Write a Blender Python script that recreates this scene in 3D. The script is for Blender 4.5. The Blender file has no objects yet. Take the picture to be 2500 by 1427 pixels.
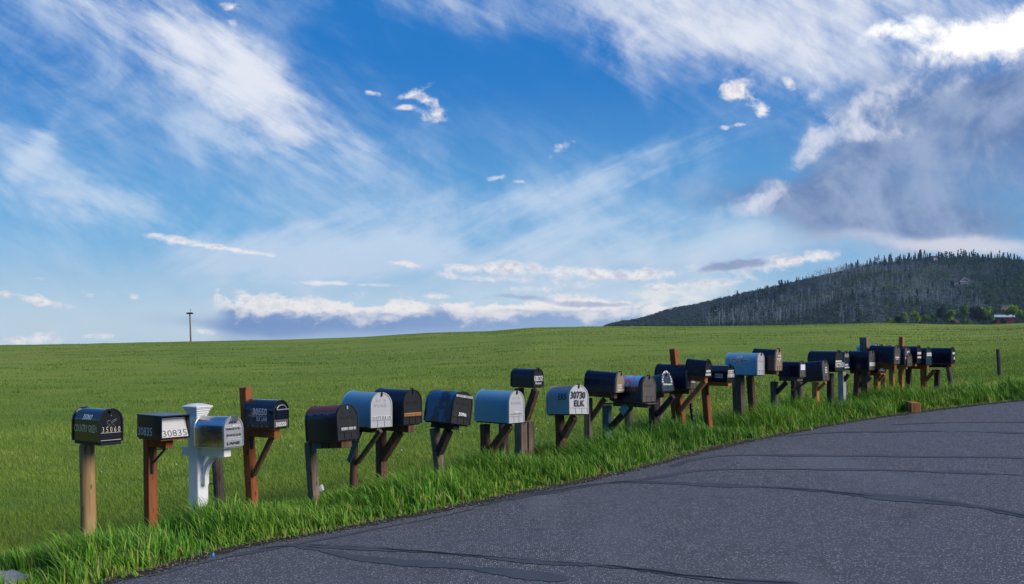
import bpy, bmesh, math, random
import numpy as np
from mathutils import Vector, Matrix
R = math.radians
rng = np.random.default_rng(7)
random.seed(7)
sc = bpy.context.scene
COL = sc.collection
# ------------------------------------------------------------------ camera
CAMZ = 1.75
F = 2500.0          # focal length in photo pixels (photo is 2500 wide)
HOR = 830.0         # height of the true horizon in the photo
cd = bpy.data.cameras.new('camera'); cam = bpy.data.objects.new('camera', cd); COL.objects.link(cam)
cam.location = (0, 0, CAMZ); cam.rotation_euler = (R(90), 0, 0)
cd.lens = 36.0; cd.sensor_width = 36.0; cd.sensor_fit = 'HORIZONTAL'
cd.shift_y = (HOR - 713.5) / 2500.0
cd.clip_start = 0.05; cd.clip_end = 20000
sc.camera = cam
sc.view_settings.view_transform = 'Standard'; sc.view_settings.look = 'None'
sc.view_settings.exposure = 0.0; sc.view_settings.gamma = 1.0
sc.cycles.max_bounces = 6; sc.cycles.diffuse_bounces = 3; sc.cycles.glossy_bounces = 3
sc.cycles.transmission_bounces = 3; sc.cycles.transparent_max_bounces = 4
sc.cycles.caustics_reflective = False; sc.cycles.caustics_refractive = False

GX, GY = 0.0794, -0.0094
def gz(x, y): return GX * x + GY * y
def at(px, py, Y): return Vector(((px - 1250) / F * Y, Y, CAMZ + (HOR - py) / F * Y))
def ground_pt(px, py, dz=0.0):
    tx, tz = (px - 1250) / F, (HOR - py) / F
    Y = (dz - CAMZ) / (tz - GX * tx - GY)
    return Vector((tx * Y, Y, gz(tx * Y, Y) + dz))
def row_s(px): return 235.0 - 0.0592 * (px - 205)
def row_Y(px): return F / row_s(px)
def lin(c):
    return tuple(((v / 255) / 12.92 if v <= 10 else (((v / 255) + 0.055) / 1.055) ** 2.4) for v in c)

# ------------------------------------------------------------------ node helpers
class V:
    """a shader socket with arithmetic"""
    def __init__(s, nt, sock): s.nt = nt; s.k = sock
    def _m(s, op, a, b=None, c=None):
        n = s.nt.nodes.new('ShaderNodeMath'); n.operation = op
        for i, q in enumerate((a, b, c)):
            if q is None: continue
            if isinstance(q, V): s.nt.links.new(q.k, n.inputs[i])
            else: n.inputs[i].default_value = q
        return V(s.nt, n.outputs[0])
    def __add__(s, o): return s._m('ADD', s, o)
    __radd__ = __add__
    def __sub__(s, o): return s._m('SUBTRACT', s, o)
    def __rsub__(s, o): return s._m('SUBTRACT', o, s)
    def __mul__(s, o): return s._m('MULTIPLY', s, o)
    __rmul__ = __mul__
    def __truediv__(s, o): return s._m('DIVIDE', s, o)
    def mx(s, o): return s._m('MAXIMUM', s, o)
    def mn(s, o): return s._m('MINIMUM', s, o)
    def pw(s, o): return s._m('POWER', s, o)
    def exp(s): return s._m('EXPONENT', s)
    def clip(s): return s.mx(0.0).mn(1.0)
    def ss(s, a, b):
        n = s.nt.nodes.new('ShaderNodeMapRange'); n.interpolation_type = 'SMOOTHSTEP'
        s.nt.links.new(s.k, n.inputs[0]); n.inputs[1].default_value = a; n.inputs[2].default_value = b
        return V(s.nt, n.outputs[0])
def vec(nt, x, y, z=0.0):
    n = nt.nodes.new('ShaderNodeCombineXYZ')
    for i, q in enumerate((x, y, z)):
        if isinstance(q, V): nt.links.new(q.k, n.inputs[i])
        else: n.inputs[i].default_value = q
    return n.outputs[0]
def noise(nt, v, scale, detail=4, rough=0.55, dist=0.0, dim='3D', color=False):
    n = nt.nodes.new('ShaderNodeTexNoise'); n.noise_dimensions = dim
    if v is not None: nt.links.new(v, n.inputs['Vector'])
    n.inputs['Scale'].default_value = scale; n.inputs['Detail'].default_value = detail
    n.inputs['Roughness'].default_value = rough; n.inputs['Distortion'].default_value = dist
    return n.outputs[1] if color else V(nt, n.outputs[0])
def mixc(nt, f, a, b, mode='MIX'):
    n = nt.nodes.new('ShaderNodeMix'); n.data_type = 'RGBA'; n.blend_type = mode
    if isinstance(f, V): nt.links.new(f.k, n.inputs[0])
    else: n.inputs[0].default_value = f
    for i, q in ((6, a), (7, b)):
        if isinstance(q, (tuple, list)): n.inputs[i].default_value = (q[0], q[1], q[2], 1)
        else: nt.links.new(q, n.inputs[i])
    return n.outputs[2]
def pos(nt): return nt.nodes.new('ShaderNodeNewGeometry').outputs['Position']
def objco(nt): return nt.nodes.new('ShaderNodeTexCoord').outputs['Object']
def scaled(nt, v, s):
    n = nt.nodes.new('ShaderNodeMapping'); nt.links.new(v, n.inputs[0]); n.inputs['Scale'].default_value = s
    return n.outputs[0]
def newmat(name):
    m = bpy.data.materials.new(name); m.use_nodes = True
    nt = m.node_tree; b = nt.nodes['Principled BSDF']
    return m, nt, b
def put(nt, b, sock, val):
    if isinstance(val, V): nt.links.new(val.k, b.inputs[sock])
    elif isinstance(val, tuple): b.inputs[sock].default_value = (*val, 1) if len(val) == 3 else val
    elif isinstance(val, (int, float)): b.inputs[sock].default_value = val
    else: nt.links.new(val, b.inputs[sock])
def bump(nt, b, h, strength=0.3, dist=0.02):
    n = nt.nodes.new('ShaderNodeBump'); n.inputs['Strength'].default_value = strength; n.inputs['Distance'].default_value = dist
    nt.links.new(h.k, n.inputs['Height']); nt.links.new(n.outputs[0], b.inputs['Normal'])

# ------------------------------------------------------------------ materials
def plain(name, col, rough=0.6, metal=0.0, var=0.15, coat=0.0, vscale=9.0):
    m, nt, b = newmat(name)
    n = noise(nt, objco(nt), vscale, 5)
    put(nt, b, 'Base Color', mixc(nt, n, tuple(c * (1 - var) for c in col), tuple(min(1, c * (1 + var)) for c in col)))
    put(nt, b, 'Roughness', n * 0.25 + (rough - 0.12)); put(nt, b, 'Metallic', metal); put(nt, b, 'Coat Weight', coat)
    b.inputs['Coat Roughness'].default_value = 0.08
    return m
def wood(name, c1, c2, rough=0.8, crack=0.5):
    m, nt, b = newmat(name)
    o = objco(nt)
    g = noise(nt, scaled(nt, o, (38, 38, 2.2)), 1.0, 6, 0.6, 0.6)
    big = noise(nt, scaled(nt, o, (5, 5, 1.6)), 1.0, 3)
    c = mixc(nt, (g * 0.7 + big * 0.5 - 0.1).ss(0.3, 0.75), c1, c2)
    cr = noise(nt, scaled(nt, o, (60, 60, 1.3)), 1.0, 3, 0.5, 0.3).ss(0.62, 0.72)
    c = mixc(nt, cr * crack, c, tuple(v * 0.22 for v in c1))
    knot = nt.nodes.new('ShaderNodeTexVoronoi'); nt.links.new(scaled(nt, o, (9, 9, 3.4)), knot.inputs['Vector']); knot.inputs['Scale'].default_value = 1.0
    kn = 1.0 - V(nt, knot.outputs['Distance']).ss(0.06, 0.16)
    c = mixc(nt, kn * 0.75, c, tuple(v * 0.3 for v in c1))
    put(nt, b, 'Base Color', c); put(nt, b, 'Roughness', rough); put(nt, b, 'Specular IOR Level', 0.25)
    bump(nt, b, g - cr * 0.8, 0.5, 0.004)
    return m
def paint(name, col, rough=0.3, metal=0.0, coat=0.0, dirt=0.25, dcol=(0.12, 0.11, 0.1), spec=0.5):
    m, nt, b = newmat(name)
    o = objco(nt)
    n = noise(nt, scaled(nt, o, (14, 14, 3.5)), 1.0, 6, 0.62)
    f = noise(nt, o, 60.0, 3)
    d = n.ss(0.5, 0.8) * dirt
    put(nt, b, 'Base Color', mixc(nt, d, col, dcol))
    put(nt, b, 'Roughness', n * 0.2 + f * 0.06 + (rough - 0.12)); put(nt, b, 'Metallic', metal)
    put(nt, b, 'Coat Weight', coat); b.inputs['Coat Roughness'].default_value = 0.05
    put(nt, b, 'Specular IOR Level', spec)
    bump(nt, b, noise(nt, o, 5.0, 2), 0.10, 0.02)
    return m
M = {}
M['gloss_black'] = paint('gloss_black_paint', (0.006, 0.007, 0.011), 0.16, 0, 0.6, 0.05)
M['black'] = paint('satin_black_paint', (0.003, 0.005, 0.022), 0.27, 0, 0.1, 0.06, (0.012, 0.012, 0.016), .4)
M['navy'] = paint('navy_black_paint', (0.005, 0.009, 0.026), 0.32, 0, 0.1, 0.08, (0.02, 0.024, 0.04), .4)
M['teal_black'] = paint('teal_black_paint', (0.008, 0.03, 0.05), 0.38, 0, 0.1, 0.2, (0.03, 0.05, 0.06))
M['black_door'] = paint('black_door_paint', (0.012, 0.013, 0.017), 0.5, 0, 0, 0.3, (0.05, 0.047, 0.045), .35)
M['brown_door'] = paint('weathered_door_paint', (0.09, 0.08, 0.072), 0.45, 0, 0, 0.5, (0.2, 0.17, 0.14))
M['sky_tan_door'] = paint('weathered_door_sky_tan', (0.33, 0.25, 0.17), 0.45, 0.2, 0, 0.5, (0.2, 0.15, 0.1))  # tan sky reflection on the far doors, put into the door colour
M['grey'] = paint('grey_enamel_skylight_blue', (0.15, 0.36, 0.50), 0.4, 0.15, 0, 0.25, (0.13, 0.2, 0.27))  # grey enamel with blue skylight put into the body colour
M['grey_door'] = paint('grey_enamel_door', (0.44, 0.45, 0.48), 0.5, 0.1, 0, 0.25, (0.25, 0.25, 0.26))
M['silver'] = plain('brushed_steel', (0.6, 0.6, 0.61), 0.24, 1.0, var=.06, vscale=3.)
M['silver_door'] = paint('dull_steel', (0.5, 0.51, 0.54), 0.45, 0.7, 0, 0.15, (0.35, 0.35, 0.36))
M['chrome'] = plain('pale_metal_trim', (0.6, 0.6, 0.6), 0.35, 0.8)
M['white_paint'] = paint('white_vinyl', (0.78, 0.79, 0.82), 0.4, 0, 0, 0.1, (0.5, 0.5, 0.5))
M['pale_panel'] = paint('pale_grey_panel', (0.5, 0.5, 0.51), 0.5, 0, 0, 0.2, (0.38, 0.38, 0.4))
M['white_vinyl'] = plain('white_lettering', (0.85, 0.86, 0.88), 0.5, var=.05)
M['gold_vinyl'] = plain('gold_lettering', (0.62, 0.56, 0.38), 0.4)
M['grey_vinyl'] = plain('grey_lettering', (0.66, 0.70, 0.76), 0.5)
M['dim_vinyl'] = plain('faded_lettering', (0.2, 0.2, 0.22), 0.5)
M['black_vinyl'] = plain('black_lettering', (0.012, 0.012, 0.014), 0.5)
M['orange_vinyl'] = plain('orange_sticker', (0.42, 0.17, 0.04), 0.6)
M['tile'] = plain('white_sticker_tile', (0.6, 0.6, 0.6), 0.6)
M['tan_wood'] = wood('tan_treated_wood', (0.27, 0.16, 0.07), (0.50, 0.33, 0.16), crack=0.25)
M['red_wood'] = wood('red_cedar_wood', (0.19, 0.055, 0.02), (0.34, 0.115, 0.045), crack=0.3)
M['orange_wood'] = wood('orange_cedar_wood', (0.27, 0.11, 0.035), (0.46, 0.22, 0.08), crack=0.3)
M['brown_wood'] = wood('dark_brown_wood', (0.055, 0.03, 0.02), (0.17, 0.095, 0.06), crack=0.5)
M['dark_wood'] = wood('dark_stained_wood', (0.022, 0.017, 0.02), (0.075, 0.05, 0.045), crack=0.5)
M['grey_wood'] = wood('weathered_grey_wood', (0.12, 0.09, 0.07), (0.29, 0.225, 0.165), crack=0.6)
M['old_wood'] = wood('old_dark_grey_wood', (0.05, 0.041, 0.036), (0.165, 0.13, 0.105), crack=0.7)
M['teal_paint'] = paint('faded_teal_paint', (0.04, 0.10, 0.13), 0.6, 0, 0, 0.6, (0.08, 0.07, 0.06))
M['white_post_wood'] = wood('whitewashed_wood', (0.3, 0.3, 0.33), (0.48, 0.48, 0.5), crack=0.4)
M['iron'] = plain('black_iron', (0.012, 0.012, 0.014), 0.5, 0.3)
M['green_steel'] = plain('dark_green_steel', (0.012, 0.022, 0.018), 0.5, 0.2)
def rust_mat():
    m, nt, b = newmat('black_paint_with_rust')
    o = objco(nt); g = nt.nodes.new('ShaderNodeNewGeometry')
    s = nt.nodes.new('ShaderNodeSeparateXYZ'); nt.links.new(g.outputs['Normal'], s.inputs[0])
    up = V(nt, s.outputs[2]); n = noise(nt, o, 16.0, 7, 0.65)
    k = (up + (n - 0.5) * 0.9).ss(0.42, 0.55)
    edge = (up + (n - 0.5) * 0.9).ss(0.3, 0.4) * (1.0 - k)
    c = mixc(nt, k, (0.004, 0.004, 0.018), (0.14, 0.034, 0.026)); c = mixc(nt, edge * 0.5, c, (0.16, 0.2, 0.25))
    sp = noise(nt, scaled(nt, o, (60, 60, 60)), 1.0, 4).ss(0.55, 0.7); c = mixc(nt, sp * k * 0.6, c, (0.2, 0.1, 0.09))
    put(nt, b, 'Base Color', c); put(nt, b, 'Roughness', k * 0.25 + 0.3)
    return m
M['rust'] = rust_mat()
def patchy_mat():
    m, nt, b = newmat('black_paint_blue_reflection')
    n = noise(nt, objco(nt), 5.0, 2, 0.5, 0.8)
    put(nt, b, 'Base Color', mixc(nt, n.ss(0.47, 0.53), (0.008, 0.008, 0.02), (0.02, 0.09, 0.2))); put(nt, b, 'Roughness', 0.3)  # blue sky reflections put into the black paint as patches
    return m
M['patchy'] = patchy_mat()
def oldtop_mat():
    m, nt, b = newmat('grey_enamel_with_worn_roof')
    o = objco(nt); g = nt.nodes.new('ShaderNodeNewGeometry')
    s = nt.nodes.new('ShaderNodeSeparateXYZ'); nt.links.new(g.outputs['Normal'], s.inputs[0])
    n = noise(nt, scaled(nt, o, (18, 18, 4)), 1.0, 7, 0.65)
    k = (V(nt, s.outputs[2]) + (n - 0.5) * 0.7).ss(0.55, 0.9)
    c = mixc(nt, n.ss(0.4, 0.7) * 0.5, (0.2, 0.37, 0.45), (0.15, 0.24, 0.28)); c = mixc(nt, k, c, (0.2, 0.16, 0.15))  # grey enamel tinted with the same blue skylight; brown roof is wear
    put(nt, b, 'Base Color', c); put(nt, b, 'Roughness', 0.5); put(nt, b, 'Metallic', 0.15)
    return m
M['oldtop'] = oldtop_mat()

# ------------------------------------------------------------------ mesh helpers
class MB:
    def __init__(s): s.v = []; s.f = []
    def add(s, vs, fs):
        o = len(s.v); s.v += [Vector(q) for q in vs]; s.f += [tuple(i + o for i in f) for f in fs]; return s
    def frame(s, o, X, Y, Z, lo, hi):
        vs = [o + X * x + Y * y + Z * z for x in (lo[0], hi[0]) for y in (lo[1], hi[1]) for z in (lo[2], hi[2])]
        return s.add(vs, [(0, 1, 3, 2), (4, 6, 7, 5), (0, 4, 5, 1), (2, 3, 7, 6), (0, 2, 6, 4), (1, 5, 7, 3)])
    def beam(s, p, q, w, h, side):
        d = (q - p).normalized(); sd = (side - d * side.dot(d)).normalized(); up = sd.cross(d)
        vs = [e + sd * (w / 2 * a) + up * (h / 2 * b) for e in (p, q) for a, b in ((-1, -1), (1, -1), (1, 1), (-1, 1))]
        return s.add(vs, [(3, 2, 1, 0), (4, 5, 6, 7), (0, 1, 5, 4), (1, 2, 6, 5), (2, 3, 7, 6), (3, 0, 4, 7)])
    def tube(s, pts, rad, n=10, caps=True):
        pts = [Vector(p) for p in pts]; rr = rad if isinstance(rad, (list, tuple)) else [rad] * len(pts)
        o = len(s.v); prev = None
        for i, p in enumerate(pts):
            d = (pts[min(i + 1, len(pts) - 1)] - pts[max(i - 1, 0)]).normalized()
            ref = prev if prev is not None else (Vector((1, 0, 0)) if abs(d.x) < 0.8 else Vector((0, 1, 0)))
            a = (ref - d * ref.dot(d)).normalized(); prev = a; b = d.cross(a)
            for k in range(n):
                t = 2 * math.pi * k / n; s.v.append(p + (a * math.cos(t) + b * math.sin(t)) * rr[i])
        for i in range(len(pts) - 1):
            for k in range(n):
                k2 = (k + 1) % n; s.f.append((o + i * n + k, o + i * n + k2, o + (i + 1) * n + k2, o + (i + 1) * n + k))
        if caps:
            s.f.append(tuple(o + k for k in reversed(range(n)))); e = o + (len(pts) - 1) * n; s.f.append(tuple(e + k for k in range(n)))
        return s
    def prism(s, poly, off):
        n = len(poly); off = Vector(off); poly = [Vector(p) for p in poly]
        return s.add(poly + [p + off for p in poly], [tuple(reversed(range(n))), tuple(range(n, 2 * n))] + [(i, (i + 1) % n, n + (i + 1) % n, n + i) for i in range(n)])
    def build(s, name, mat, parent=None, bev=0.0, origin=None, smooth=30, seg=1):
        me = bpy.data.meshes.new(name)
        if origin is None: origin = base_of(parent) if parent else Vector((0, 0, 0))
        me.from_pydata([v - origin for v in s.v], [], s.f)
        bm = bmesh.new(); bm.from_mesh(me); bmesh.ops.recalc_face_normals(bm, faces=bm.faces)
        if bev > 0:
            es = [e for e in bm.edges if len(e.link_faces) == 2 and e.calc_face_angle(0) > 0.6]
            bmesh.ops.bevel(bm, geom=es, offset=bev, segments=seg, affect='EDGES', clamp_overlap=True)
        bm.to_mesh(me); bm.free()
        if smooth:
            me.shade_smooth(); me.set_sharp_from_angle(angle=R(smooth))
        if isinstance(mat, str): mat = M[mat]
        me.materials.append(mat)
        o = bpy.data.objects.new(name, me); COL.objects.link(o)
        if parent: o.parent = parent
        else: o.location = origin
        return o
def base_of(o):
    while o.parent: o = o.parent
    return Vector(o.location)
def tag(o, label=None, cat=None, group=None, kind=None):
    if label: o['label'] = label
    if cat: o['category'] = cat
    if group: o['group'] = group
    if kind: o['kind'] = kind
    return o
def thing(name, loc, label, cat, group=None):
    o = bpy.data.objects.new(name, None); COL.objects.link(o); o.location = loc; o.empty_display_size = 0.2
    return tag(o, label, cat, group)
def np_mesh(name, co, quads=None, tris=None, mat=None, attr=None, parent=None, smooth=False):
    me = bpy.data.meshes.new(name)
    q = np.zeros((0, 4), np.int32) if quads is None else np.asarray(quads, np.int32)
    t = np.zeros((0, 3), np.int32) if tris is None else np.asarray(tris, np.int32)
    me.vertices.add(len(co)); me.vertices.foreach_set('co', np.asarray(co, np.float32).ravel())
    li = np.concatenate([q.ravel(), t.ravel()]); me.loops.add(len(li)); me.loops.foreach_set('vertex_index', li)
    me.polygons.add(len(q) + len(t))
    st = np.concatenate([np.arange(len(q)) * 4, len(q) * 4 + np.arange(len(t)) * 3]).astype(np.int32)
    me.polygons.foreach_set('loop_start', st)
    me.polygons.foreach_set('use_smooth', np.full(len(q) + len(t), bool(smooth)))
    if attr:
        for k, a in attr.items():
            at_ = me.attributes.new(k, 'FLOAT', 'POINT'); at_.data.foreach_set('value', np.asarray(a, np.float32))
    me.update(calc_edges=True); me.validate()
    if mat: me.materials.append(mat)
    o = bpy.data.objects.new(name, me); COL.objects.link(o)
    if parent: o.parent = parent
    return o

_tc = {}
def text_mesh(txt, shear=0.0, bold=0.0):
    k = (txt, shear, bold)
    if k in _tc: return _tc[k]
    c = bpy.data.curves.new('t', 'FONT'); c.body = txt; c.size = 1; c.shear = shear; c.offset = bold; c.resolution_u = 2; c.fill_mode = 'FRONT'
    o = bpy.data.objects.new('t', c); COL.objects.link(o)
    bpy.context.view_layer.update()
    me = bpy.data.meshes.new_from_object(o.evaluated_get(bpy.context.evaluated_depsgraph_get()))
    vs = [tuple(v.co) for v in me.vertices]; fs = [tuple(p.vertices) for p in me.polygons]
    bpy.data.objects.remove(o); bpy.data.curves.remove(c); bpy.data.meshes.remove(me)
    if not vs: vs = [(0, 0, 0)]
    x0 = min(v[0] for v in vs); x1 = max(v[0] for v in vs); y0 = min(v[1] for v in vs); y1 = max(v[1] for v in vs)
    vs = [((v[0] - x0) / max(x1 - x0, 1e-6), (v[1] - y0) / max(y1 - y0, 1e-6)) for v in vs]
    _tc[k] = (vs, fs); return _tc[k]

# ------------------------------------------------------------------ mailboxes
class Box:
    pass
def profile(W, H, g=0.0, n=16):
    rr = W / 2 + g; sp = H - W / 2
    pts = [(-rr, -g * 0.0), (-rr, sp)] + [(-rr * math.cos(math.pi * i / n), sp + rr * math.sin(math.pi * i / n)) for i in range(1, n)] + [(rr, sp), (rr, 0.0)]
    return pts
def wrap(b, v, out=0.0):
    """arc fraction v (0 bottom of the left side, 1 ridge) -> x, z"""
    W, H = b.W, b.H; sp = H - W / 2; tot = sp + math.pi / 2 * W / 2; s = v * tot
    if s <= sp: return (-W / 2 - out, s)
    t = (s - sp) / (W / 2); return (-(W / 2 + out) * math.cos(t), sp + (W / 2 + out) * math.sin(t))
def loc(b, x, y, z): return b.D + b.r * x + b.a * y + b.u * z
def door_text(b, txt, x0, x1, z0, z1, mat, parent, shear=0, bold=0.0, out=0.008, name='lettering', th=0.0):
    vs, fs = text_mesh(txt, shear, bold); m = MB()
    tl = getattr(b, 'texttilt', 0.0)
    def P(v, o):
        x = b.W * (x0 + (x1 - x0) * v[0] - 0.5); z = b.H * (z0 + (z1 - z0) * v[1]); return loc(b, x, out + o, z)
    m.add([P(v, 0) for v in vs], fs)
    if th: m.add([P(v, -th) for v in vs], fs)
    return m.build(name, mat, parent, smooth=0)
def side_text(b, txt, y0, y1, v0, v1, mat, parent, shear=0, bold=0.0, out=0.003, name='lettering'):
    vs, fs = text_mesh(txt, shear, bold); m = MB(); pts = []
    for v in vs:
        x, z = wrap(b, v0 + (v1 - v0) * v[1], out); pts.append(loc(b, x, -b.L * (1 - (y0 + (y1 - y0) * v[0])), z))
    m.add(pts, fs); return m.build(name, mat, parent, smooth=0)
def door_plate(b, x0, x1, z0, z1, mat, parent, out=0.006, name='sticker'):
    m = MB().frame(b.D, b.r, b.a, b.u, (b.W * (x0 - .5), out - 0.004, b.H * z0), (b.W * (x1 - .5), out, b.H * z1))
    return m.build(name, mat, parent, smooth=0)
def side_plate(b, y0, y1, v0, v1, mat, parent, out=0.002, name='sticker', n=5):
    m = MB(); pts = []
    for i in range(n + 1):
        x, z = wrap(b, v0 + (v1 - v0) * i / n, out)
        pts += [loc(b, x, -b.L * (1 - y0), z), loc(b, x, -b.L * (1 - y1), z)]
    m.add(pts, [(2 * i, 2 * i + 1, 2 * i + 3, 2 * i + 2) for i in range(n)]); return m.build(name, mat, parent, smooth=60)
def ray_plane(px, py, P0, n):
    d = Vector(((px - 1250) / F, 1.0, (HOR - py) / F)); o = Vector((0, 0, CAMZ))
    return o + d * ((P0 - o).dot(n) / d.dot(n))
def proj(p): return 1250 + F * p.x / p.y, HOR - F * (p.z - CAMZ) / p.y

MAILGROUP = 'mailboxes on posts along the road verge'
def setup(box, post, k=1.9, beta=None, pitch=0.0, roll=0.0, ypost=0.0):
    xb, xl, xr, yt, yb = box
    b = Box(); xd = (xl + xr) / 2; td = (xd - 1250) / F; th = math.atan(td)
    if beta is None:
        phi = math.atan((xl - xb) / (xr - xl) / k); b.beta = phi - th
    else: b.beta = R(beta); phi = b.beta + th
    sb, cb = math.sin(b.beta), math.cos(b.beta)
    b.a = Vector((sb, -cb, 0)); b.r = Vector((cb, sb, 0)); b.u = Vector((0, 0, 1))
    Yp = row_Y(post[0]) + ypost; Px = (post[0] - 1250) / F * Yp
    p = (td * Yp - Px) / (sb + td * cb); p = max(0.05, min(p, 1.3))
    Yd = Yp - cb * p; s = F / Yd
    b.W = (xr - xl) / s * math.cos(th) / math.cos(phi); b.L = (xl - xb) / s * math.cos(th) / math.sin(phi)
    if beta is not None: b.W = min(b.W, 0.34); b.L = b.W * k
    b.H = (yb - yt) / s
    if b.H < b.W * 0.95: b.W = b.H / 0.95 if beta is not None else b.W
    Yl = Yd - b.r.y * b.W / 2
    b.D = Vector((td * Yd, Yd, CAMZ + (HOR - yb) / F * Yl)); b.p = p
    if roll:
        q = Matrix.Rotation(R(roll), 3, b.a); b.r = q @ b.r; b.u = q @ b.u
    if pitch:
        q = Matrix.Rotation(R(-pitch), 3, b.r); b.a = q @ b.a; b.u = q @ b.u
    b.h = Vector((b.r.x, b.r.y, 0)).normalized()
    return b

def body_door(root, b, body='black', door='black_door', rim=None, latch=True, ribs=True, emboss=True, rimw=0.007, tabs=False):
    W, H, L = b.W, b.H, b.L
    rim = rim or body
    pr = profile(W, H)
    bo = MB().prism([loc(b, x, -L, z) for x, z in pr], b.a * (L - 0.012)).build('body', body, root, smooth=40)
    MB().prism([loc(b, x, -L - 0.003, z - 0.002) for x, z in profile(W, H, rimw)], b.a * 0.018).build('rear_rim', rim, bo, smooth=40)
    # door: lipped plate
    po, pi = profile(W, H, rimw), profile(W, H, -0.007); n = len(po); m = MB()
    m.v = [loc(b, x, -0.022, z - 0.002) for x, z in po] + [loc(b, x, 0.007, z - 0.002) for x, z in po] + [loc(b, x, 0.007, z if i not in (0, n - 1) else z + 0.004) for i, (x, z) in enumerate(pi)] + [loc(b, x, 0.0, z if i not in (0, n - 1) else z + 0.004) for i, (x, z) in enumerate(pi)]
    m.f = [tuple(reversed(range(n)))] + [(i, (i + 1) % n, n + (i + 1) % n, n + i) for i in range(n)] + [(n + i, n + (i + 1) % n, 2 * n + (i + 1) % n, 2 * n + i) for i in range(n)] + [(2 * n + i, 2 * n + (i + 1) % n, 3 * n + (i + 1) % n, 3 * n + i) for i in range(n)] + [tuple(3 * n + i for i in range(n))]
    if ribs:
        zr = 0.205 * H
        m.frame(b.D, b.r, b.a, b.u, (-W / 2 + .004, 0, zr), (W / 2 - .004, 0.009, zr + 0.012))
        for q in (-0.17, 0.17): m.frame(b.D, b.r, b.a, b.u, (W * q - .005, 0, 0.006), (W * q + .005, 0.007, zr))
    if emboss:
        for t, x0, x1, z0, z1 in (('U S', .27, .73, .745, .815), ('MAIL', .16, .84, .58, .68)):
            vs, fs = text_mesh(t, 0, -0.008)
            m.add([loc(b, W * (x0 + (x1 - x0) * v[0] - .5), 0.005, H * (z0 + (z1 - z0) * v[1])) for v in vs], fs)
    do = m.build('door', door, root, smooth=40)
    if latch:
        m = MB(); m.frame(b.D, b.r, b.a, b.u, (-.011, -0.035, H + rimw), (.011, 0.0, H + rimw + .014)); m.frame(b.D, b.r, b.a, b.u, (-.009, 0.007, H - .045), (.009, 0.018, H + rimw + .01))
        m.build('latch', 'iron', do, bev=0.002)
    return bo, do

def post4(root, b, top, bot, w, mat, name='post', round_=False, face=None):
    if round_:
        d = bot - top
        m = MB().tube([top + d * t for t in (0, .02, .35, .7, 1)], [w / 2 * .93, w / 2, w / 2 * 1.0, w / 2 * 1.02, w / 2 * 1.03], 20)
        return m.build(name, mat, root, smooth=35)
    return MB().beam(bot, top, w, w, face or b.h).build(name, mat, root, bev=0.006)
def rows_of_tiles(b, spec, parent):
    """white letter stickers too small to read: rows (x0,x1,z0,z1,n)"""
    for x0, x1, z0, z1, n in spec:
        m = MB(); w = (x1 - x0) / n
        for i in range(n):
            m.frame(b.D, b.r, b.a, b.u, (b.W * (x0 + w * (i + .06) - .5), 0.0, b.H * z0), (b.W * (x0 + w * (i + .9) - .5), 0.009, b.H * z1))
        m.build('sticker', 'tile', parent, smooth=0)

def mailbox(label, box, post, pw, pmat, body='black', door='black_door', k=1.9, beta=None, pitch=0.0, roll=0.0,
            ribs=True, emboss=True, latch=True, arm=0.09, armw=0.09, armmat=None, armspan=(0.97, 0.12), brace=None, bw=0.08, bd=0.05,
            bmat=None, round_=False, rim=None, texts=(), tiles=(), rimw=0.007, ypost=0.0, custom=None, plank=False):
    xt, yt, xb_ = post
    b = setup(box, (xt, yt), k, beta, pitch, roll, ypost)
    Yp = row_Y(xt) + ypost
    top = at(xt, yt, Yp)
    Yb = Yp; xbw = (xb_ - 1250) / F * Yb
    bot = Vector((xbw, Yb, gz(xbw, Yb)))
    root = thing('mailbox', bot.copy(), label, 'mailbox', MAILGROUP)
    bot = bot + (bot - top).normalized() * 0.15
    post4(root, b, top, bot, pw, pmat, round_=round_)
    if custom: bo, do = custom(root, b)
    else: bo, do = body_door(root, b, body, door, rim, latch, ribs, emboss, rimw)
    if arm:
        y0 = -b.L * armspan[0]; y1 = -b.L * armspan[1]
        MB().frame(b.D, b.r, b.a, b.u, (-armw / 2, y0, -arm - 0.018), (armw / 2, y1, -0.018)).build('support_arm', armmat or pmat, root, bev=0.004)
    if arm or plank:
        MB().frame(b.D, b.r, b.a, b.u, (-b.W * .47, -b.L * .97, -0.0185), (b.W * .47, -b.L * 0.04, -0.0005)).build('mounting_board', armmat or pmat, root, bev=0.003)
    if brace:
        (x1, y1), (x2, y2) = brace; q = b.D - b.h * 0.0
        P1 = ray_plane(x1, y1, q, b.h); P2 = ray_plane(x2, y2, q, b.h)
        MB().beam(P1, P2, bd, bw, b.h).build('brace', bmat or pmat, root, bev=0.004)
    for t in texts:
        kind, s, c, mt = t[0], t[1], t[2], t[3]; o = dict(t[4]) if len(t) > 4 else {}
        if kind == 'd': door_text(b, s, *c, mt, do, **o)
        elif kind == 's': side_text(b, s, *c, mt, bo, **o)
        elif kind == 'dp': door_plate(b, *c, mt, do, **o)
        elif kind == 'sp': side_plate(b, *c, mt, bo, **o)
    if tiles: rows_of_tiles(b, tiles, do)
    #print('BOX %-40s W%.2f H%.2f L%.2f beta%.0f p%.2f' % (label[:40], b.W, b.H, b.L, math.degrees(b.beta), b.p))
    return root, b, bo, do
BOLD = {'bold': 0.02}

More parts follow.
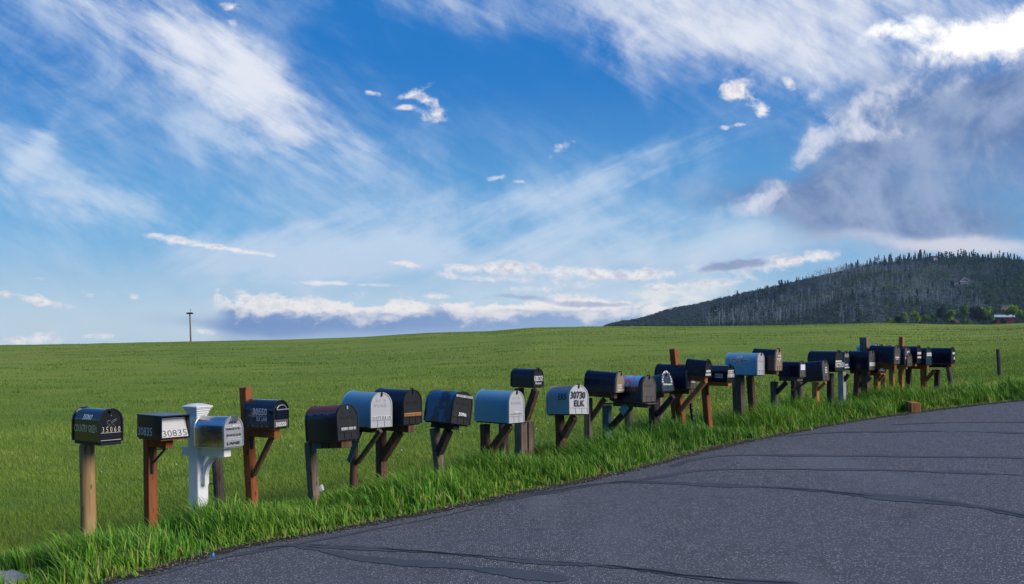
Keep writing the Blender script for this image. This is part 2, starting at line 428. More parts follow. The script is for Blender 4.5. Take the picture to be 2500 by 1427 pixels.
def mail_row():
    # 1 -- glossy black on tan round post
    r, b, bo, do = mailbox('glossy black mailbox marked Country Green 35060 on a tan round log post', (176, 244, 298, 1002, 1081), (212, 1085, 218), 0.152, 'tan_wood',
        'gloss_black', 'gloss_black', ribs=False, emboss=False, latch=False, arm=0, round_=True, rimw=0.012, texts=[
        ('s', '35060', (.36, .70, .545, .69), 'white_vinyl', {'shear': .3, 'bold': .03}), ('s', 'COUNTRY GREEN', (.07, .90, .23, .42), 'gold_vinyl', {'bold': .012}),
        ('d', '3 5 0 6 0', (.09, .90, .30, .46), 'gold_vinyl', {'bold': -.004}), ('dp', '', (.03, .95, .275, .284), 'grey_vinyl'), ('dp', '', (.03, .95, .045, .055), 'grey_vinyl')])
    MB().frame(b.D, b.r, b.a, b.u, (-b.W * .46, -b.L * .97, -0.035), (b.W * .46, -0.0, -0.001)).build('mounting_board', 'iron', r, bev=0.003)
    m = MB(); m.frame(b.D, b.r, b.a, b.u, (-.02, 0.004, b.H - .045), (.02, .03, b.H - .005)); m.build('latch', 'gloss_black', do, bev=0.005)
    # the line drawing of a flying bird above the number
    m = MB()
    for st in ([(.33, .62), (.38, .66), (.45, .65), (.5, .60), (.56, .64), (.66, .68), (.76, .70), (.74, .65), (.64, .62), (.55, .58), (.62, .58)],
               [(.33, .62), (.31, .58), (.38, .54), (.46, .52), (.44, .49), (.34, .49), (.30, .47), (.42, .455)], [(.5, .60), (.52, .55), (.58, .53), (.66, .48)], [(.60, .66), (.70, .66)]):
        m.tube([loc(b, b.W * (x - .5), .004, b.H * z) for x, z in st], 0.0022, 4)
    m.build('bird_drawing', 'dim_vinyl', do)
    for z in (.9, .85, .8): MB().frame(b.D, b.r, b.a, b.u, (-.006, 0, b.H * z - .003), (.006, .006, b.H * z + .003)).build('rivet', 'chrome', do, smooth=0)

    # 2 -- modern box, pale slanted front
    def modern(root, b):
        W, H, L = b.W, b.H, b.L; b.W = W
        m = MB(); t = 0.012; rec = 0.07
        out = [(-W / 2, 0), (-W / 2, H), (W / 2, H), (W / 2, 0)]
        m.frame(b.D, b.r, b.a, b.u, (-W / 2, -L, 0), (-W / 2 + t, 0, H - t))
        m.frame(b.D, b.r, b.a, b.u, (W / 2 - t, -L, 0), (W / 2, 0, H - t))
        m.frame(b.D, b.r, b.a, b.u, (-W / 2 - .003, -L - .003, H - t), (W / 2 + .003, 0.012, H))
        m.frame(b.D, b.r, b.a, b.u, (-W / 2 + t, -L, 0), (W / 2 - t, -0.002, t))
        m.frame(b.D, b.r, b.a, b.u, (-W / 2 + t, -L, t), (W / 2 - t, -L + t, H - t))
        bo = m.build('body', 'navy', root, bev=0.002)
        m = MB(); w = W / 2 - t - .002
        P = lambda x, y, z: loc(b, x, y, z)
        m.prism([P(-w, -.004, t + .002), P(w, -.004, t + .002), P(w, -rec, H - t - .03), P(-w, -rec, H - t - .03)], b.a * -0.012)
        do = m.build('door', 'pale_panel', root, bev=0.002)
        MB().frame(b.D, b.r, b.a, b.u, (-w, -rec - .01, H - t - .028), (w, -rec + .012, H - t - .018)).build('door_lip', 'chrome', do)
        vs, fs = text_mesh('30835', 0, -0.006); mm = MB(); pts = []
        for v in vs:
            x = W * (-.42 + .84 * v[0]); zz = .06 + .34 * v[1]; z = t + (H - 2 * t - .03) * zz; y = -.004 - (rec - .004) * zz + .002; pts.append(P(x, y, z))
        mm.add(pts, fs); mm.build('lettering', 'black_vinyl', do, smooth=0)
        vs, fs = text_mesh('30835', 0, 0.008); mm = MB()
        mm.add([P(-W / 2 - .0015, -L * (1 - (.05 + .58 * v[0])), H * (.1 + .36 * v[1])) for v in vs], fs); mm.build('lettering', 'grey_vinyl', bo, smooth=0)
        return bo, do
    r, b, bo, do = mailbox('dark boxy mailbox with pale slanted front marked 30835 on a red post', (333, 394, 464, 1017, 1074), (365, 1009, 369), 0.105, 'red_wood', custom=modern, k=1.35, arm=0.095, armspan=(1.0, .25))
    P = lambda x, y: ray_plane(x, y, b.D - b.h * 0.06, b.h)
    m = MB(); m.beam(P(371, 1097), P(371, 1158), .02, .034, b.h); m.beam(P(374, 1130), P(403, 1097), .02, .016, b.h); m.beam(P(367, 1097), P(407, 1097), .02, .012, b.h)
    m.build('metal_bracket', 'iron', r)

    # 3 -- galvanised box on the white post
    r, b, bo, do = mailbox('shiny bare steel mailbox stencilled 30215 and 30225 on a white capped post', (472, 548, 593, 1020, 1093), (482, 1000, 486), 0.152, 'white_paint', 'silver', 'silver_door',
        k=1.75, ribs=False, emboss=False, latch=False, rim='chrome', arm=0.1, armw=.1, armspan=(1.62, .2), pitch=1.5, texts=[
        ('d', 'ELK', (.26, .72, .775, .835), 'black_vinyl', BOLD), ('d', 'U.S.MAIL', (.06, .92, .635, .735), 'white_vinyl', {'bold': .01}), ('d', '30215', (.09, .84, .56, .625), 'black_vinyl', BOLD),
        ('d', '30225', (.09, .9, .35, .42), 'black_vinyl', BOLD), ('d', 'APPROVED BY THE', (.15, .83, .28, .315), 'white_vinyl'), ('d', 'POSTMASTER GENERAL', (.05, .93, .215, .25), 'white_vinyl'), ('d', 'LANE', (.13, .82, .07, .16), 'black_vinyl', BOLD)])
    m = MB()
    prs = [(-.045, 0), (-.045, .03)] + [(-.045 * math.cos(t), .03 + .03 * math.sin(t)) for t in np.linspace(.3, math.pi - .3, 7)] + [(.045, .03), (.045, 0)]
    m.prism([loc(b, x, 0.0, b.H * .85 + z) for x, z in prs], b.a * 0.03); m.build('pull_handle', 'silver', do, smooth=40)
    for q in (.04, .12, .27, .35, .62, .69, .92): MB().frame(b.D, b.r, b.a, b.u, (-b.W / 2 - .005, -b.L * (1 - q), .02), (-b.W / 2, -b.L * (1 - q) + .009, .029)).build('rivet', 'chrome', bo, smooth=0)
    # mouldings and cap of the white post
    Yp = row_Y(482); up = Vector((0, 0, 1)); c0 = at(482, 1000, Yp); A = Vector((b.a.x, b.a.y, 0)).normalized()
    m = MB(); z0 = c0.z; hw = 0.076
    for za, zb, e in ((-.06, -.04, .007), (-.04, -.015, .014), (-.015, .008, .024), (.008, .024, .034), (.024, .040, .044)):
        m.frame(c0, b.h, A, up, (-hw - e, -hw - e, za), (hw + e, hw + e, zb - .0005))
    e = hw + .044; t1, t2 = .040, .066
    bq = [c0 + b.h * x + A * y + up * t1 for x, y in ((-e, -e), (e, -e), (e, e), (-e, e))]
    tq = [c0 + b.h * x * .35 + A * y * .35 + up * t2 for x, y in ((-e, -e), (e, -e), (e, e), (-e, e))]
    m.add(bq + tq, [(3, 2, 1, 0), (4, 5, 6, 7), (0, 1, 5, 4), (1, 2, 6, 5), (2, 3, 7, 6), (3, 0, 4, 7)])
    m.build('post_cap', 'white_paint', r, bev=0.004)
    # curved bracket
    P1 = ray_plane(543, 1110, b.D, b.h); P2 = ray_plane(501, 1172, b.D, b.h); m = MB(); cur = []
    for i in range(13):
        t = i / 12 * math.pi / 2; cur.append(Vector((P2.x + (P1.x - P2.x) * (1 - math.cos(t)), P2.y + (P1.y - P2.y) * (1 - math.cos(t)), P2.z + (P1.z - P2.z) * math.sin(t))))
    for i in range(12): m.beam(cur[i] - (cur[i + 1] - cur[i]) * .06, cur[i + 1], .05, .045, b.h)
    m.beam(P2 + up * .06, P2 - up * .05, .06, .055, b.h)
    m.build('curved_brace', 'white_paint', r)

    # 4 -- 30550
    r, b, bo, do = mailbox('glossy black mailbox marked 30550 with arched silver handle on a tall red post', (595, 667, 704, 979, 1047), (599, 946, 619), 0.105, 'red_wood', 'gloss_black', 'gloss_black',
        k=1.8, ribs=False, emboss=False, latch=False, rimw=.004, arm=.1, armspan=(1.05, .12), brace=((664, 1068), (619, 1161)), bw=.05, bd=.05, bmat='brown_wood', texts=[
        ('s', '30550', (.31, .79, .37, .57), 'grey_vinyl', {'bold': .012}), ('sp', '', (.17, .78, .335, .343), 'grey_vinyl'), ('s', 'ELK LANE', (.44, .80, .20, .31), 'grey_vinyl', {'bold': .01}),
        ('dp', '', (.05, .95, .03, .30), 'brown_door'), ('d', '30550', (.14, .82, .06, .21), 'white_vinyl', {'bold': .012, 'out': .009}), ('d', 'U.S. MAIL', (.25, .75, .33, .39), 'dim_vinyl')])
    m = MB(); m.tube([loc(b, b.W * .31 * math.cos(t), .014, b.H * (.66 + .16 * math.sin(t))) for t in np.linspace(0, math.pi, 13)], .007, 8)
    m.tube([loc(b, -b.W * .31, .016, b.H * .655), loc(b, b.W * .44, .016, b.H * .655)], .0075, 8)
    m.build('handle', 'chrome', do)
    m = MB(); m.frame(b.D, b.r, b.a, b.u, (b.W * -.33, .004, b.H * .32), (b.W * .33, .011, b.H * .63)); m.build('door_panel', 'black', do, bev=.004)
    for q in (.13, .3, .45, .62, .78): MB().frame(b.D, b.r, b.a, b.u, (-b.W / 2 - .004, -b.L * (1 - q), .015), (-b.W / 2, -b.L * (1 - q) + .008, .023)).build('rivet', 'chrome', bo, smooth=0)
    P = lambda x, y: ray_plane(x, y, b.D - b.h * .06, b.h)
    MB().beam(P(613, 1070), P(615, 1097), .02, .04, b.h).build('metal_bracket', 'iron', r)

    # 5 -- rusty roof
    r, b, bo, do = mailbox('black mailbox with peeling rust red roof tipped forward on a grey post', (746, 826, 876, 990, 1076), (757, 1080, 769), 0.105, 'grey_wood', 'rust', 'black_door', pitch=5,
        k=1.75, arm=.075, armw=.16, armmat='brown_wood', armspan=(.98, .06), latch=False, texts=[('dp', '', (.18, .50, .275, .345), 'tile'), ('dp', '', (.54, .72, .275, .345), 'tile'), ('dp', '', (.76, .88, .275, .345), 'tile'),
        ('d', '30138', (.2, .48, .285, .335), 'black_vinyl', {'out': .009}), ('d', 'ELK', (.56, .70, .285, .335), 'black_vinyl', {'out': .009}), ('d', 'LN', (.77, .87, .285, .335), 'black_vinyl', {'out': .009})])
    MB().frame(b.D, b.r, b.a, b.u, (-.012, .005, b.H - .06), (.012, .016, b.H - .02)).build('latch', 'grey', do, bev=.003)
    m = MB(); m.frame(b.D, b.r, b.a, b.u, (-.086, -b.L * 1.0, -.13), (-.081, -b.L * .86, -.02)); m.frame(b.D, b.r, b.a, b.u, (-.088, -b.L * .99, -.085), (-.082, -b.L * .70, -.02))
    m.build('flashing', 'teal_paint', r)

    # 6 -- 31075
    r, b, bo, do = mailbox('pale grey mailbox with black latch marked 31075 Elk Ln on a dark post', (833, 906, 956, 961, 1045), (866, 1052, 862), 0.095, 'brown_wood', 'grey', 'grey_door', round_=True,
        arm=.06, armmat='brown_wood', armspan=(.9, .25), brace=((930, 1052), (873, 1130)), bw=.05, bd=.05, bmat='old_wood',
        texts=[('dp', '', (.03, .97, .215, .325), 'tile'), ('d', '31075', (.04, .47, .225, .315), 'black_vinyl', {'out': .009}), ('d', 'ELK', (.53, .74, .225, .315), 'black_vinyl', {'out': .009}), ('d', 'LN', (.79, .94, .225, .315), 'black_vinyl', {'out': .009})])
    P = lambda x, y: ray_plane(x, y, b.D - b.h * .07, b.h)
    MB().beam(P(879, 1052), P(852, 1128), .03, .07, b.h).build('teal_brace', 'teal_paint', r, bev=.003)

    # 7 -- orange strip
    mailbox('black mailbox with an orange sticker strip across its door', (906, 986, 1029, 954, 1037), (930, 1050, 933), 0.105, 'brown_wood', 'black', 'black_door', k=2.0, brace=((976, 1054), (934, 1120)), bw=.1, bd=.09,
        armspan=(.95, .04), arm=.09, texts=[('dp', '', (.01, 1.0, .22, .33), 'orange_vinyl'), ('d', '30980 COUNTRY GREEN ROAD', (.06, .95, .25, .30), 'brown_door', {'out': .009})])
    # 8 -- rolled
    mailbox('black mailbox with painted blue reflections rolled to one side with white stickers on its door', (1032, 1101, 1147, 958, 1038), (1061, 1046, 1079), 0.105, 'grey_wood', 'patchy', 'black_door', roll=-9, latch=False,
        brace=((1096, 1050), (1072, 1106)), bw=.1, bd=.085, bmat='dark_wood', arm=.06, armmat='dark_wood', texts=[('dp', '', (.08, .94, .82, .885), 'tile', {'out': .012}), ('d', 'COUNTRY GREEN RD', (.1, .92, .828, .878), 'black_vinyl', {'out': .014}), ('d', '3096:', (.33, .75, .25, .36), 'white_vinyl', BOLD)])
    # 9
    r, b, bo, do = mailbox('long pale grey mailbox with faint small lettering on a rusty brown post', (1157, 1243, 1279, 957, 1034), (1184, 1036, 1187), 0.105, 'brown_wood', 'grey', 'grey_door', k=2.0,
        brace=((1246, 1038), (1192, 1110)), bw=.1, bd=.08, arm=0, plank=True, texts=[('d', '35065', (.33, .62, .315, .36), 'white_vinyl'), ('d', 'COUNTRY GREEN', (.04, .82, .25, .295), 'black_vinyl')])
    # 10
    r, b, bo, do = mailbox('small black mailbox standing high on a leaning brown post, with number stickers', (1246, 1303, 1326, 902, 945), (1268, 948, 1284), 0.1, 'brown_wood', 'black', 'black_door', k=2.1, ypost=.35,
        brace=((1308, 952), (1284, 1024)), bw=.1, bd=.08, arm=0, plank=True, ribs=False, emboss=False, texts=[('dp', '', (.03, .95, .32, .60), 'tile'), ('d', '31005', (.05, .93, .34, .58), 'black_vinyl', {'out': .009, 'bold': .01}), ('d', 'Shupny', (.14, .78, .1, .27), 'white_vinyl')])
    up = Vector((0, 0, 1)); Yq = row_Y(1284) + .3
    g = at(1283, 1125, Yq); g.z = gz(g.x, g.y) - .1
    t = at(1282, 1030, Yq)
    m = MB().beam(g - b.h * .085 - b.a * .01, t - b.h * .085 - b.a * .01, .13, .14, b.h); m.beam(g + b.h * .055 + b.a * .0, t + b.h * .055, .12, .16, b.h)
    m.build('post_base', 'grey_wood', r, bev=.006)
    # 11 -- 30730
    mailbox('grey mailbox with worn brown roof and large black 30730 Elk on its door', (1333, 1391, 1436, 942, 1012), (1366, 1012, 1371), 0.105, 'brown_wood', 'oldtop', 'grey_door', pitch=4, roll=-2,
        k=1.7, brace=((1402, 1018), (1376, 1066)), bw=.1, bd=.08, arm=0, plank=True, texts=[('s', '. ERS', (.38, .86, .40, .58), 'black_vinyl', BOLD), ('d', '30730', (.05, .85, .52, .78), 'black_vinyl', {'bold': .025, 'out': .01}), ('d', 'ELK', (.24, .80, .26, .48), 'black_vinyl', {'bold': .025, 'out': .013})])
    # 12
    mailbox('black mailbox with a door painted with tan sky glare left of the flamingo mailbox', (1425, 1504, 1523, 911, 959), (1436, 972, 1437), 0.1, 'grey_wood', 'black', 'sky_tan_door', pitch=-3, k=2.1, ribs=False, emboss=False,
        arm=.08, armmat='brown_wood', brace=((1476, 974), (1440, 1026)), bw=.07, bmat='brown_wood', texts=[('d', '32075', (.1, .62, .30, .40), 'white_vinyl', BOLD), ('d', 'COUNTRY', (.12, .66, .19, .27), 'white_vinyl', BOLD), ('d', 'GREEN DR', (.12, .95, .06, .15), 'white_vinyl', BOLD)])
    # 13 -- flamingo
    r, b, bo, do = mailbox('black mailbox with a painted sleeve of pink flamingos on a plank', (1487, 1569, 1600, 920, 982), (1482, 990, 1483), 0.11, 'teal_paint', 'black', 'brown_door', k=2.0, armspan=(1.05, -.0), arm=.075, armmat='old_wood',
        brace=((1540, 992), (1490, 1046)), bw=.09, bd=.06, bmat='dark_wood', texts=[])
    fl, nt, bs = newmat('painted_sleeve'); n1 = noise(nt, objco(nt), 9.0, 3); s_ = nt.nodes.new('ShaderNodeSeparateXYZ'); nt.links.new(objco(nt), s_.inputs[0])
    n2 = noise(nt, scaled(nt, objco(nt), (40, 40, 12)), 1.0, 3)
    cc = mixc(nt, n1, (0.07, 0.3, 0.62), (0.3, 0.5, 0.75)); put(nt, bs, 'Base Color', cc); put(nt, bs, 'Roughness', .4)
    sl = side_plate(b, .30, .87, .46, 1.0, fl, bo, out=.004, name='painted_sleeve', n=14); M['sleeve'] = fl
    M['pink'] = plain('flamingo_pink', (0.62, 0.06, 0.24), .5, var=.5, vscale=30); M['leafgreen'] = plain('painted_leaves', (0.03, 0.2, 0.2), .5, var=.6, vscale=30); M['violet'] = plain('painted_violet', (0.25, 0.1, 0.4), .5, var=.5, vscale=30)
    def blob(polys, mat, out):
        m = MB()
        for poly in polys:
            pts = []
            for y, v in poly:
                x, z = wrap(b, .46 + .54 * v, out); pts.append(loc(b, x, -b.L * (1 - (.30 + .57 * y)), z))
            m.add(pts, [tuple(range(len(pts)))])
        m.build('painted_motif', mat, bo, smooth=0)
    blob([[(.28, .3), (.42, .5), (.52, .62), (.47, .8), (.52, .93), (.62, .93), (.66, .8), (.62, .8), (.59, .87), (.55, .87), (.53, .8), (.60, .62), (.66, .4), (.62, .25), (.55, .12), (.50, .3)],
          [(.02, .5), (.15, .7), (.22, .92), (.12, .95), (.05, .8)]], 'pink', .0065)
    blob([[(x, 0), (x + .06, 0), (x + .09 * (1 if i % 2 else -.3), .24 + .12 * (i % 3)), (x + .02, .1)] for i, x in enumerate(np.linspace(.3, .92, 9))], 'leafgreen', .007)
    blob([[(0, 0), (.3, 0), (.25, .3), (.1, .42), (0, .4)]], 'violet', .006)
    blob([[(x, y), (x + .06, y), (x + .04, y + .12), (x, y + .1)] for x, y in ((.75, .15), (.88, .05), (.68, .05), (.5, .02))], 'pink', .008)
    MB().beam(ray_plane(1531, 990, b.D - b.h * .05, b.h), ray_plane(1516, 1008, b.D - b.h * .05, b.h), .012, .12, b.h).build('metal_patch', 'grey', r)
    MB().beam(ray_plane(1480, 986, b.D, b.h), ray_plane(1594, 986, b.D, b.h), .24, .02, b.h).build('plank', 'old_wood', r, bev=.003)
    # 14
    r, b, bo, do = mailbox('dark teal mailbox tipped down with white letters arched round its door', (1558, 1618, 1645, 912, 955), (1596, 966, 1598), 0.125, 'dark_wood', 'teal_black', 'teal_black', pitch=10, k=1.9, ribs=False, emboss=False,
        arm=.07, armmat='brown_wood', brace=((1644, 968), (1606, 1012)), bw=.08, bd=.07, texts=[('d', 'Gillespie', (.08, .92, .29, .42), 'white_vinyl', {'bold': .015})])
    m = MB()
    for i, ch in enumerate('36208ElkLane'):
        t = math.pi * (1.06 - 1.12 * i / 11); vs, fs = text_mesh(ch, 0, .015); c0 = Vector((b.W * .40 * math.cos(t), 0, b.H * .60 + b.W * .5 * math.sin(t)))
        tx = Vector((math.sin(t), 0, -math.cos(t))); tz = Vector((math.cos(t), 0, math.sin(t))); w = b.W * .11
        m.add([loc(b, *(c0 + tx * ((v[0] - .5) * w) + tz * ((v[1] - .5) * w * 1.2) + Vector((0, .004, 0)))) for v in vs], fs)
    m.build('lettering', 'white_vinyl', do, smooth=0)
    # 15
    mailbox('black mailbox with grey brown door numbered 35065 before a leaning red post', (1597, 1677, 1700, 891, 950), (1644, 960, 1658), 0.105, 'red_wood', 'black', 'brown_door', k=2.1, arm=.07, armspan=(.95, .03), armmat='brown_wood', ypost=0.05,
        texts=[('d', '35065', (.25, .75, .28, .37), 'white_vinyl', BOLD), ('d', 'COUNTRY GREEN', (.02, .85, .215, .27), 'white_vinyl', BOLD)])
    # 16
    mailbox('black mailbox on the leaning red post rising above it, with an orange brace', (1655, 1721, 1735, 881, 921), (1644, 852, 1670), 0.105, 'red_wood', 'black', 'black_door', pitch=-4, k=2.2, beta=47, arm=.07, armspan=(1.1, .06), ypost=.0,
        brace=((1722, 930), (1660, 1004)), bw=.08, bd=.06, bmat='orange_wood', ribs=False, emboss=False, tiles=[(.1, .85, .28, .42, 4), (.02, .95, .08, .20, 5)])
    # 17 -- MYERS
    r, b, bo, do = mailbox('low glossy black mailbox with white tiles 30140 Elk Ln on its door', (1728, 1775, 1793, 893, 934), (1721, 940, 1732), 0.105, 'red_wood', 'gloss_black', 'gloss_black', k=1.9, beta=45, ribs=False, emboss=False,
        arm=.05, armmat='orange_wood', armspan=(1.2, .05), texts=[('sp', '', (.44, .80, .20, .40), 'grey_vinyl'), ('s', 'MYERS', (.46, .78, .22, .38), 'black_vinyl', {'bold': .01, 'out': .004}),
        ('dp', '', (.12, .86, .52, .72), 'tile'), ('dp', '', (.03, .95, .29, .48), 'tile'), ('d', '30140', (.14, .84, .54, .70), 'black_vinyl', {'out': .009}), ('d', 'ELK LN', (.06, .92, .31, .46), 'black_vinyl', {'out': .009})])
    P = lambda x, y: ray_plane(x, y, b.D - b.h * .05, b.h)
    MB().beam(P(1724, 940), P(1727, 966), .02, .05, b.h).build('metal_bracket', 'iron', r)
    # 18 -- LITTLE BEAR
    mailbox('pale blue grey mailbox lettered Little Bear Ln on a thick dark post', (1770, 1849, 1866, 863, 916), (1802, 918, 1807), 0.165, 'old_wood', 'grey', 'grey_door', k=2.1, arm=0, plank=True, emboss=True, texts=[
        ('sp', '', (.12, .74, .475, .60), 'tile'), ('s', 'LITTLE BEAR', (.13, .73, .49, .585), 'black_vinyl', {'out': .004, 'bold': .01}), ('sp', '', (.36, .50, .33, .45), 'tile'), ('s', 'LN', (.38, .48, .345, .435), 'black_vinyl', {'out': .004, 'bold': .01}), ('s', '30770', (.33, .52, .625, .72), 'white_vinyl', {'shear': .3})])
    # 19
    mailbox('black mailbox with a door painted with tan sky glare right behind the Little Bear mailbox', (1822, 1893, 1908, 854, 905), (1831, 918, 1842), 0.11, 'brown_wood', 'black', 'sky_tan_door', pitch=-2, k=2.1, beta=47, arm=.06, armspan=(.9, .03), tiles=[(.3, .8, .66, .73, 2), (.15, .85, .52, .58, 4), (.4, .6, .44, .5, 1)])
    # 20
    mailbox('black mailbox on a wide board with a pale sticker filling its door', (1870, 1953, 1966, 884, 921), (1890, 932, 1892), 0.105, 'old_wood', 'black', 'brown_door', k=2.2, beta=46, arm=.06, armw=.2, brace=((1920, 934), (1895, 960)), bw=.08, bmat='dark_wood', ribs=False, emboss=False, texts=[('dp', '', (.1, .9, .45, .82), 'grey_vinyl')])
    # 21
    r, b, bo, do = mailbox('black mailbox tipped down with small stickers on a short orange post', (1938, 2010, 2024, 881, 929), (1991, 934, 1992), 0.1, 'orange_wood', 'black', 'brown_door', pitch=5, k=2.1, beta=45, arm=0, plank=True, brace=((2016, 934), (1996, 953)), bw=.05, tiles=[(.4, .75, .60, .66, 2), (.35, .75, .48, .54, 2), (.35, .75, .37, .43, 2)])
    Yq = row_Y(1938) + .1; t = at(1937, 925, Yq); g = at(1939, 1015, Yq); g.z = gz(g.x, g.y) - .1
    MB().beam(g, t, .075, .075, b.h).build('steel_leg', 'iron', r, bev=.003)
    m = MB(); m.beam(at(1942, 951, Yq), at(1972, 930, Yq - .1), .03, .03, b.h); m.beam(at(1933, 952, Yq - .04), at(1944, 952, Yq - .04), .03, .05, b.h); m.build('steel_strut', 'iron', r)
    # 22 -- 34630
    mailbox('black mailbox with a white plate reading 34630 across its dark door', (1974, 2039, 2059, 858, 907), (2027, 912, 2028), 0.105, 'dark_wood', 'black', 'black_door', k=2.0, beta=42, arm=0, plank=True, ribs=False, emboss=False, texts=[
        ('dp', '', (.02, 1.08, .20, .42), 'tile'), ('d', '34630', (.05, 1.03, .22, .40), 'black_vinyl', {'out': .009, 'bold': .01}), ('dp', '', (.03, .75, .46, .53), 'tile')])
    # 23
    mailbox('black mailbox with a tan topped door tucked behind the 34630 mailbox', (2030, 2060, 2073, 860, 904), (2055, 908, 2057), 0.115, 'white_post_wood', 'navy', 'teal_black', k=1.6, beta=45, arm=0, plank=True, brace=((2072, 914), (2061, 930)), bw=.07, bmat='brown_wood', ribs=False, emboss=False, ypost=.25,
        texts=[('dp', '', (.12, .88, .70, .92), 'sky_tan_door')], tiles=[(.2, .75, .24, .33, 3), (.1, 1.0, .10, .18, 4)])
    # 24
    mailbox('black mailbox with grey door and low white plate on a split brown post', (2072, 2122, 2136, 858, 904), (2094, 912, 2090), 0.11, 'brown_wood', 'black', 'brown_door', k=2.0, beta=43, arm=.06, brace=((2126, 920), (2100, 942)), bw=.09, ribs=False, emboss=True, texts=[('dp', '', (.03, .97, .20, .40), 'tile'), ('d', '34670', (.06, .94, .22, .38), 'grey_vinyl', {'out': .009})])
    # 25
    r, b, bo, do = mailbox('small black arch mailbox with a silver door handle, lowest of the far cluster', (2118, 2143, 2163, 875, 910), (2141, 914, 2141), 0.1, 'orange_wood', 'black', 'black_door', k=1.5, beta=38, arm=.05, armspan=(.9, -.02), brace=((2160, 914), (2146, 930)), bw=.05, ribs=False, emboss=False, rim='chrome', latch=False, ypost=-.3,
        texts=[('dp', '', (.12, .80, .12, .14), 'chrome')], tiles=[(.2, .72, .36, .55, 4), (.32, .6, .21, .30, 2)])
    m = MB(); m.tube([loc(b, b.W * .3 * math.cos(t), .012, b.H * (.62 + .2 * math.sin(t))) for t in np.linspace(0, math.pi, 9)], .006, 6); m.tube([loc(b, -b.W * .3, .014, b.H * .62), loc(b, b.W * .36, .014, b.H * .62)], .009, 6); m.build('handle', 'chrome', do)
    # 26
    mailbox('black mailbox with scratched door in front of the tall square grey post', (2113, 2183, 2196, 846, 889), (2111, 824, 2114), 0.15, 'grey_wood', 'black', 'brown_door', pitch=-2, k=2.1, beta=46, arm=.1, armmat='red_wood', armspan=(1.1, .04), tiles=[(.1, .85, .32, .40, 4), (.3, .6, .235, .28, 2)])
    # 27
    mailbox('black mailbox with three rows of white tiles, below the tall orange post', (2172, 2209, 2222, 850, 892), (2174, 843, 2180), 0.09, 'orange_wood', 'black', 'brown_door', k=1.9, beta=46, arm=.05, armspan=(.95, .03), emboss=False, tiles=[(.35, .8, .70, .80, 2), (.3, .8, .56, .66, 2), (.03, .9, .34, .46, 4)])
    # 28
    mailbox('black mailbox mostly hidden, showing only a bright sliver of door edge', (2185, 2215, 2226, 864, 894), (2154, 841, 2157), 0.09, 'orange_wood', 'black', 'brown_door', k=2.0, beta=47, arm=.05, ypost=.35, rim='chrome')
    # 29
    mailbox('black mailbox right of the tall square orange post, with two tile rows', (2208, 2238, 2249, 846, 886), (2201, 823, 2199), 0.09, 'orange_wood', 'black', 'black_door', k=2.0, beta=47, arm=.06, emboss=False, tiles=[(.1, .9, .50, .64, 4), (.1, .9, .27, .38, 4)])
    # 30
    mailbox('black mailbox with one sticker block over a plain dark lower door', (2232, 2261, 2274, 850, 892), (2218, 898, 2219), 0.1, 'dark_wood', 'black', 'teal_black', k=2.0, beta=46, arm=.07, armmat='red_wood', emboss=False, armspan=(1.3, .03), tiles=[(.08, .92, .62, .72, 4), (.05, .95, .52, .61, 5)])
    # 31
    mailbox('front black mailbox at the right end, with tile blocks down its door', (2275, 2310, 2325, 858, 896), (2288, 903, 2288), 0.1, 'dark_wood', 'black', 'gloss_black', k=2.1, beta=46, arm=0, plank=True, emboss=False, ypost=-.2, tiles=[(.2, .75, .58, .74, 4), (.1, .78, .36, .53, 4), (.25, .75, .24, .34, 3)])
    # 32
    mailbox('last black mailbox of the row, behind the front one at right end', (2272, 2322, 2331, 850, 888), (2254, 900, 2256), 0.105, 'red_wood', 'black', 'black_door', k=2.2, beta=48, arm=.06, armspan=(1.3, .03), brace=((2282, 905), (2259, 930)), bw=.08, ypost=.3, emboss=False, tiles=[(.3, .9, .58, .72, 2), (.6, .9, .25, .42, 1)])
    # 33
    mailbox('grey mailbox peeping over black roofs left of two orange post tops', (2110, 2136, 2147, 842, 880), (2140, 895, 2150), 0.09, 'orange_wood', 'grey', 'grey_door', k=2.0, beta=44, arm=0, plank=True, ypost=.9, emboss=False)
mail_row()

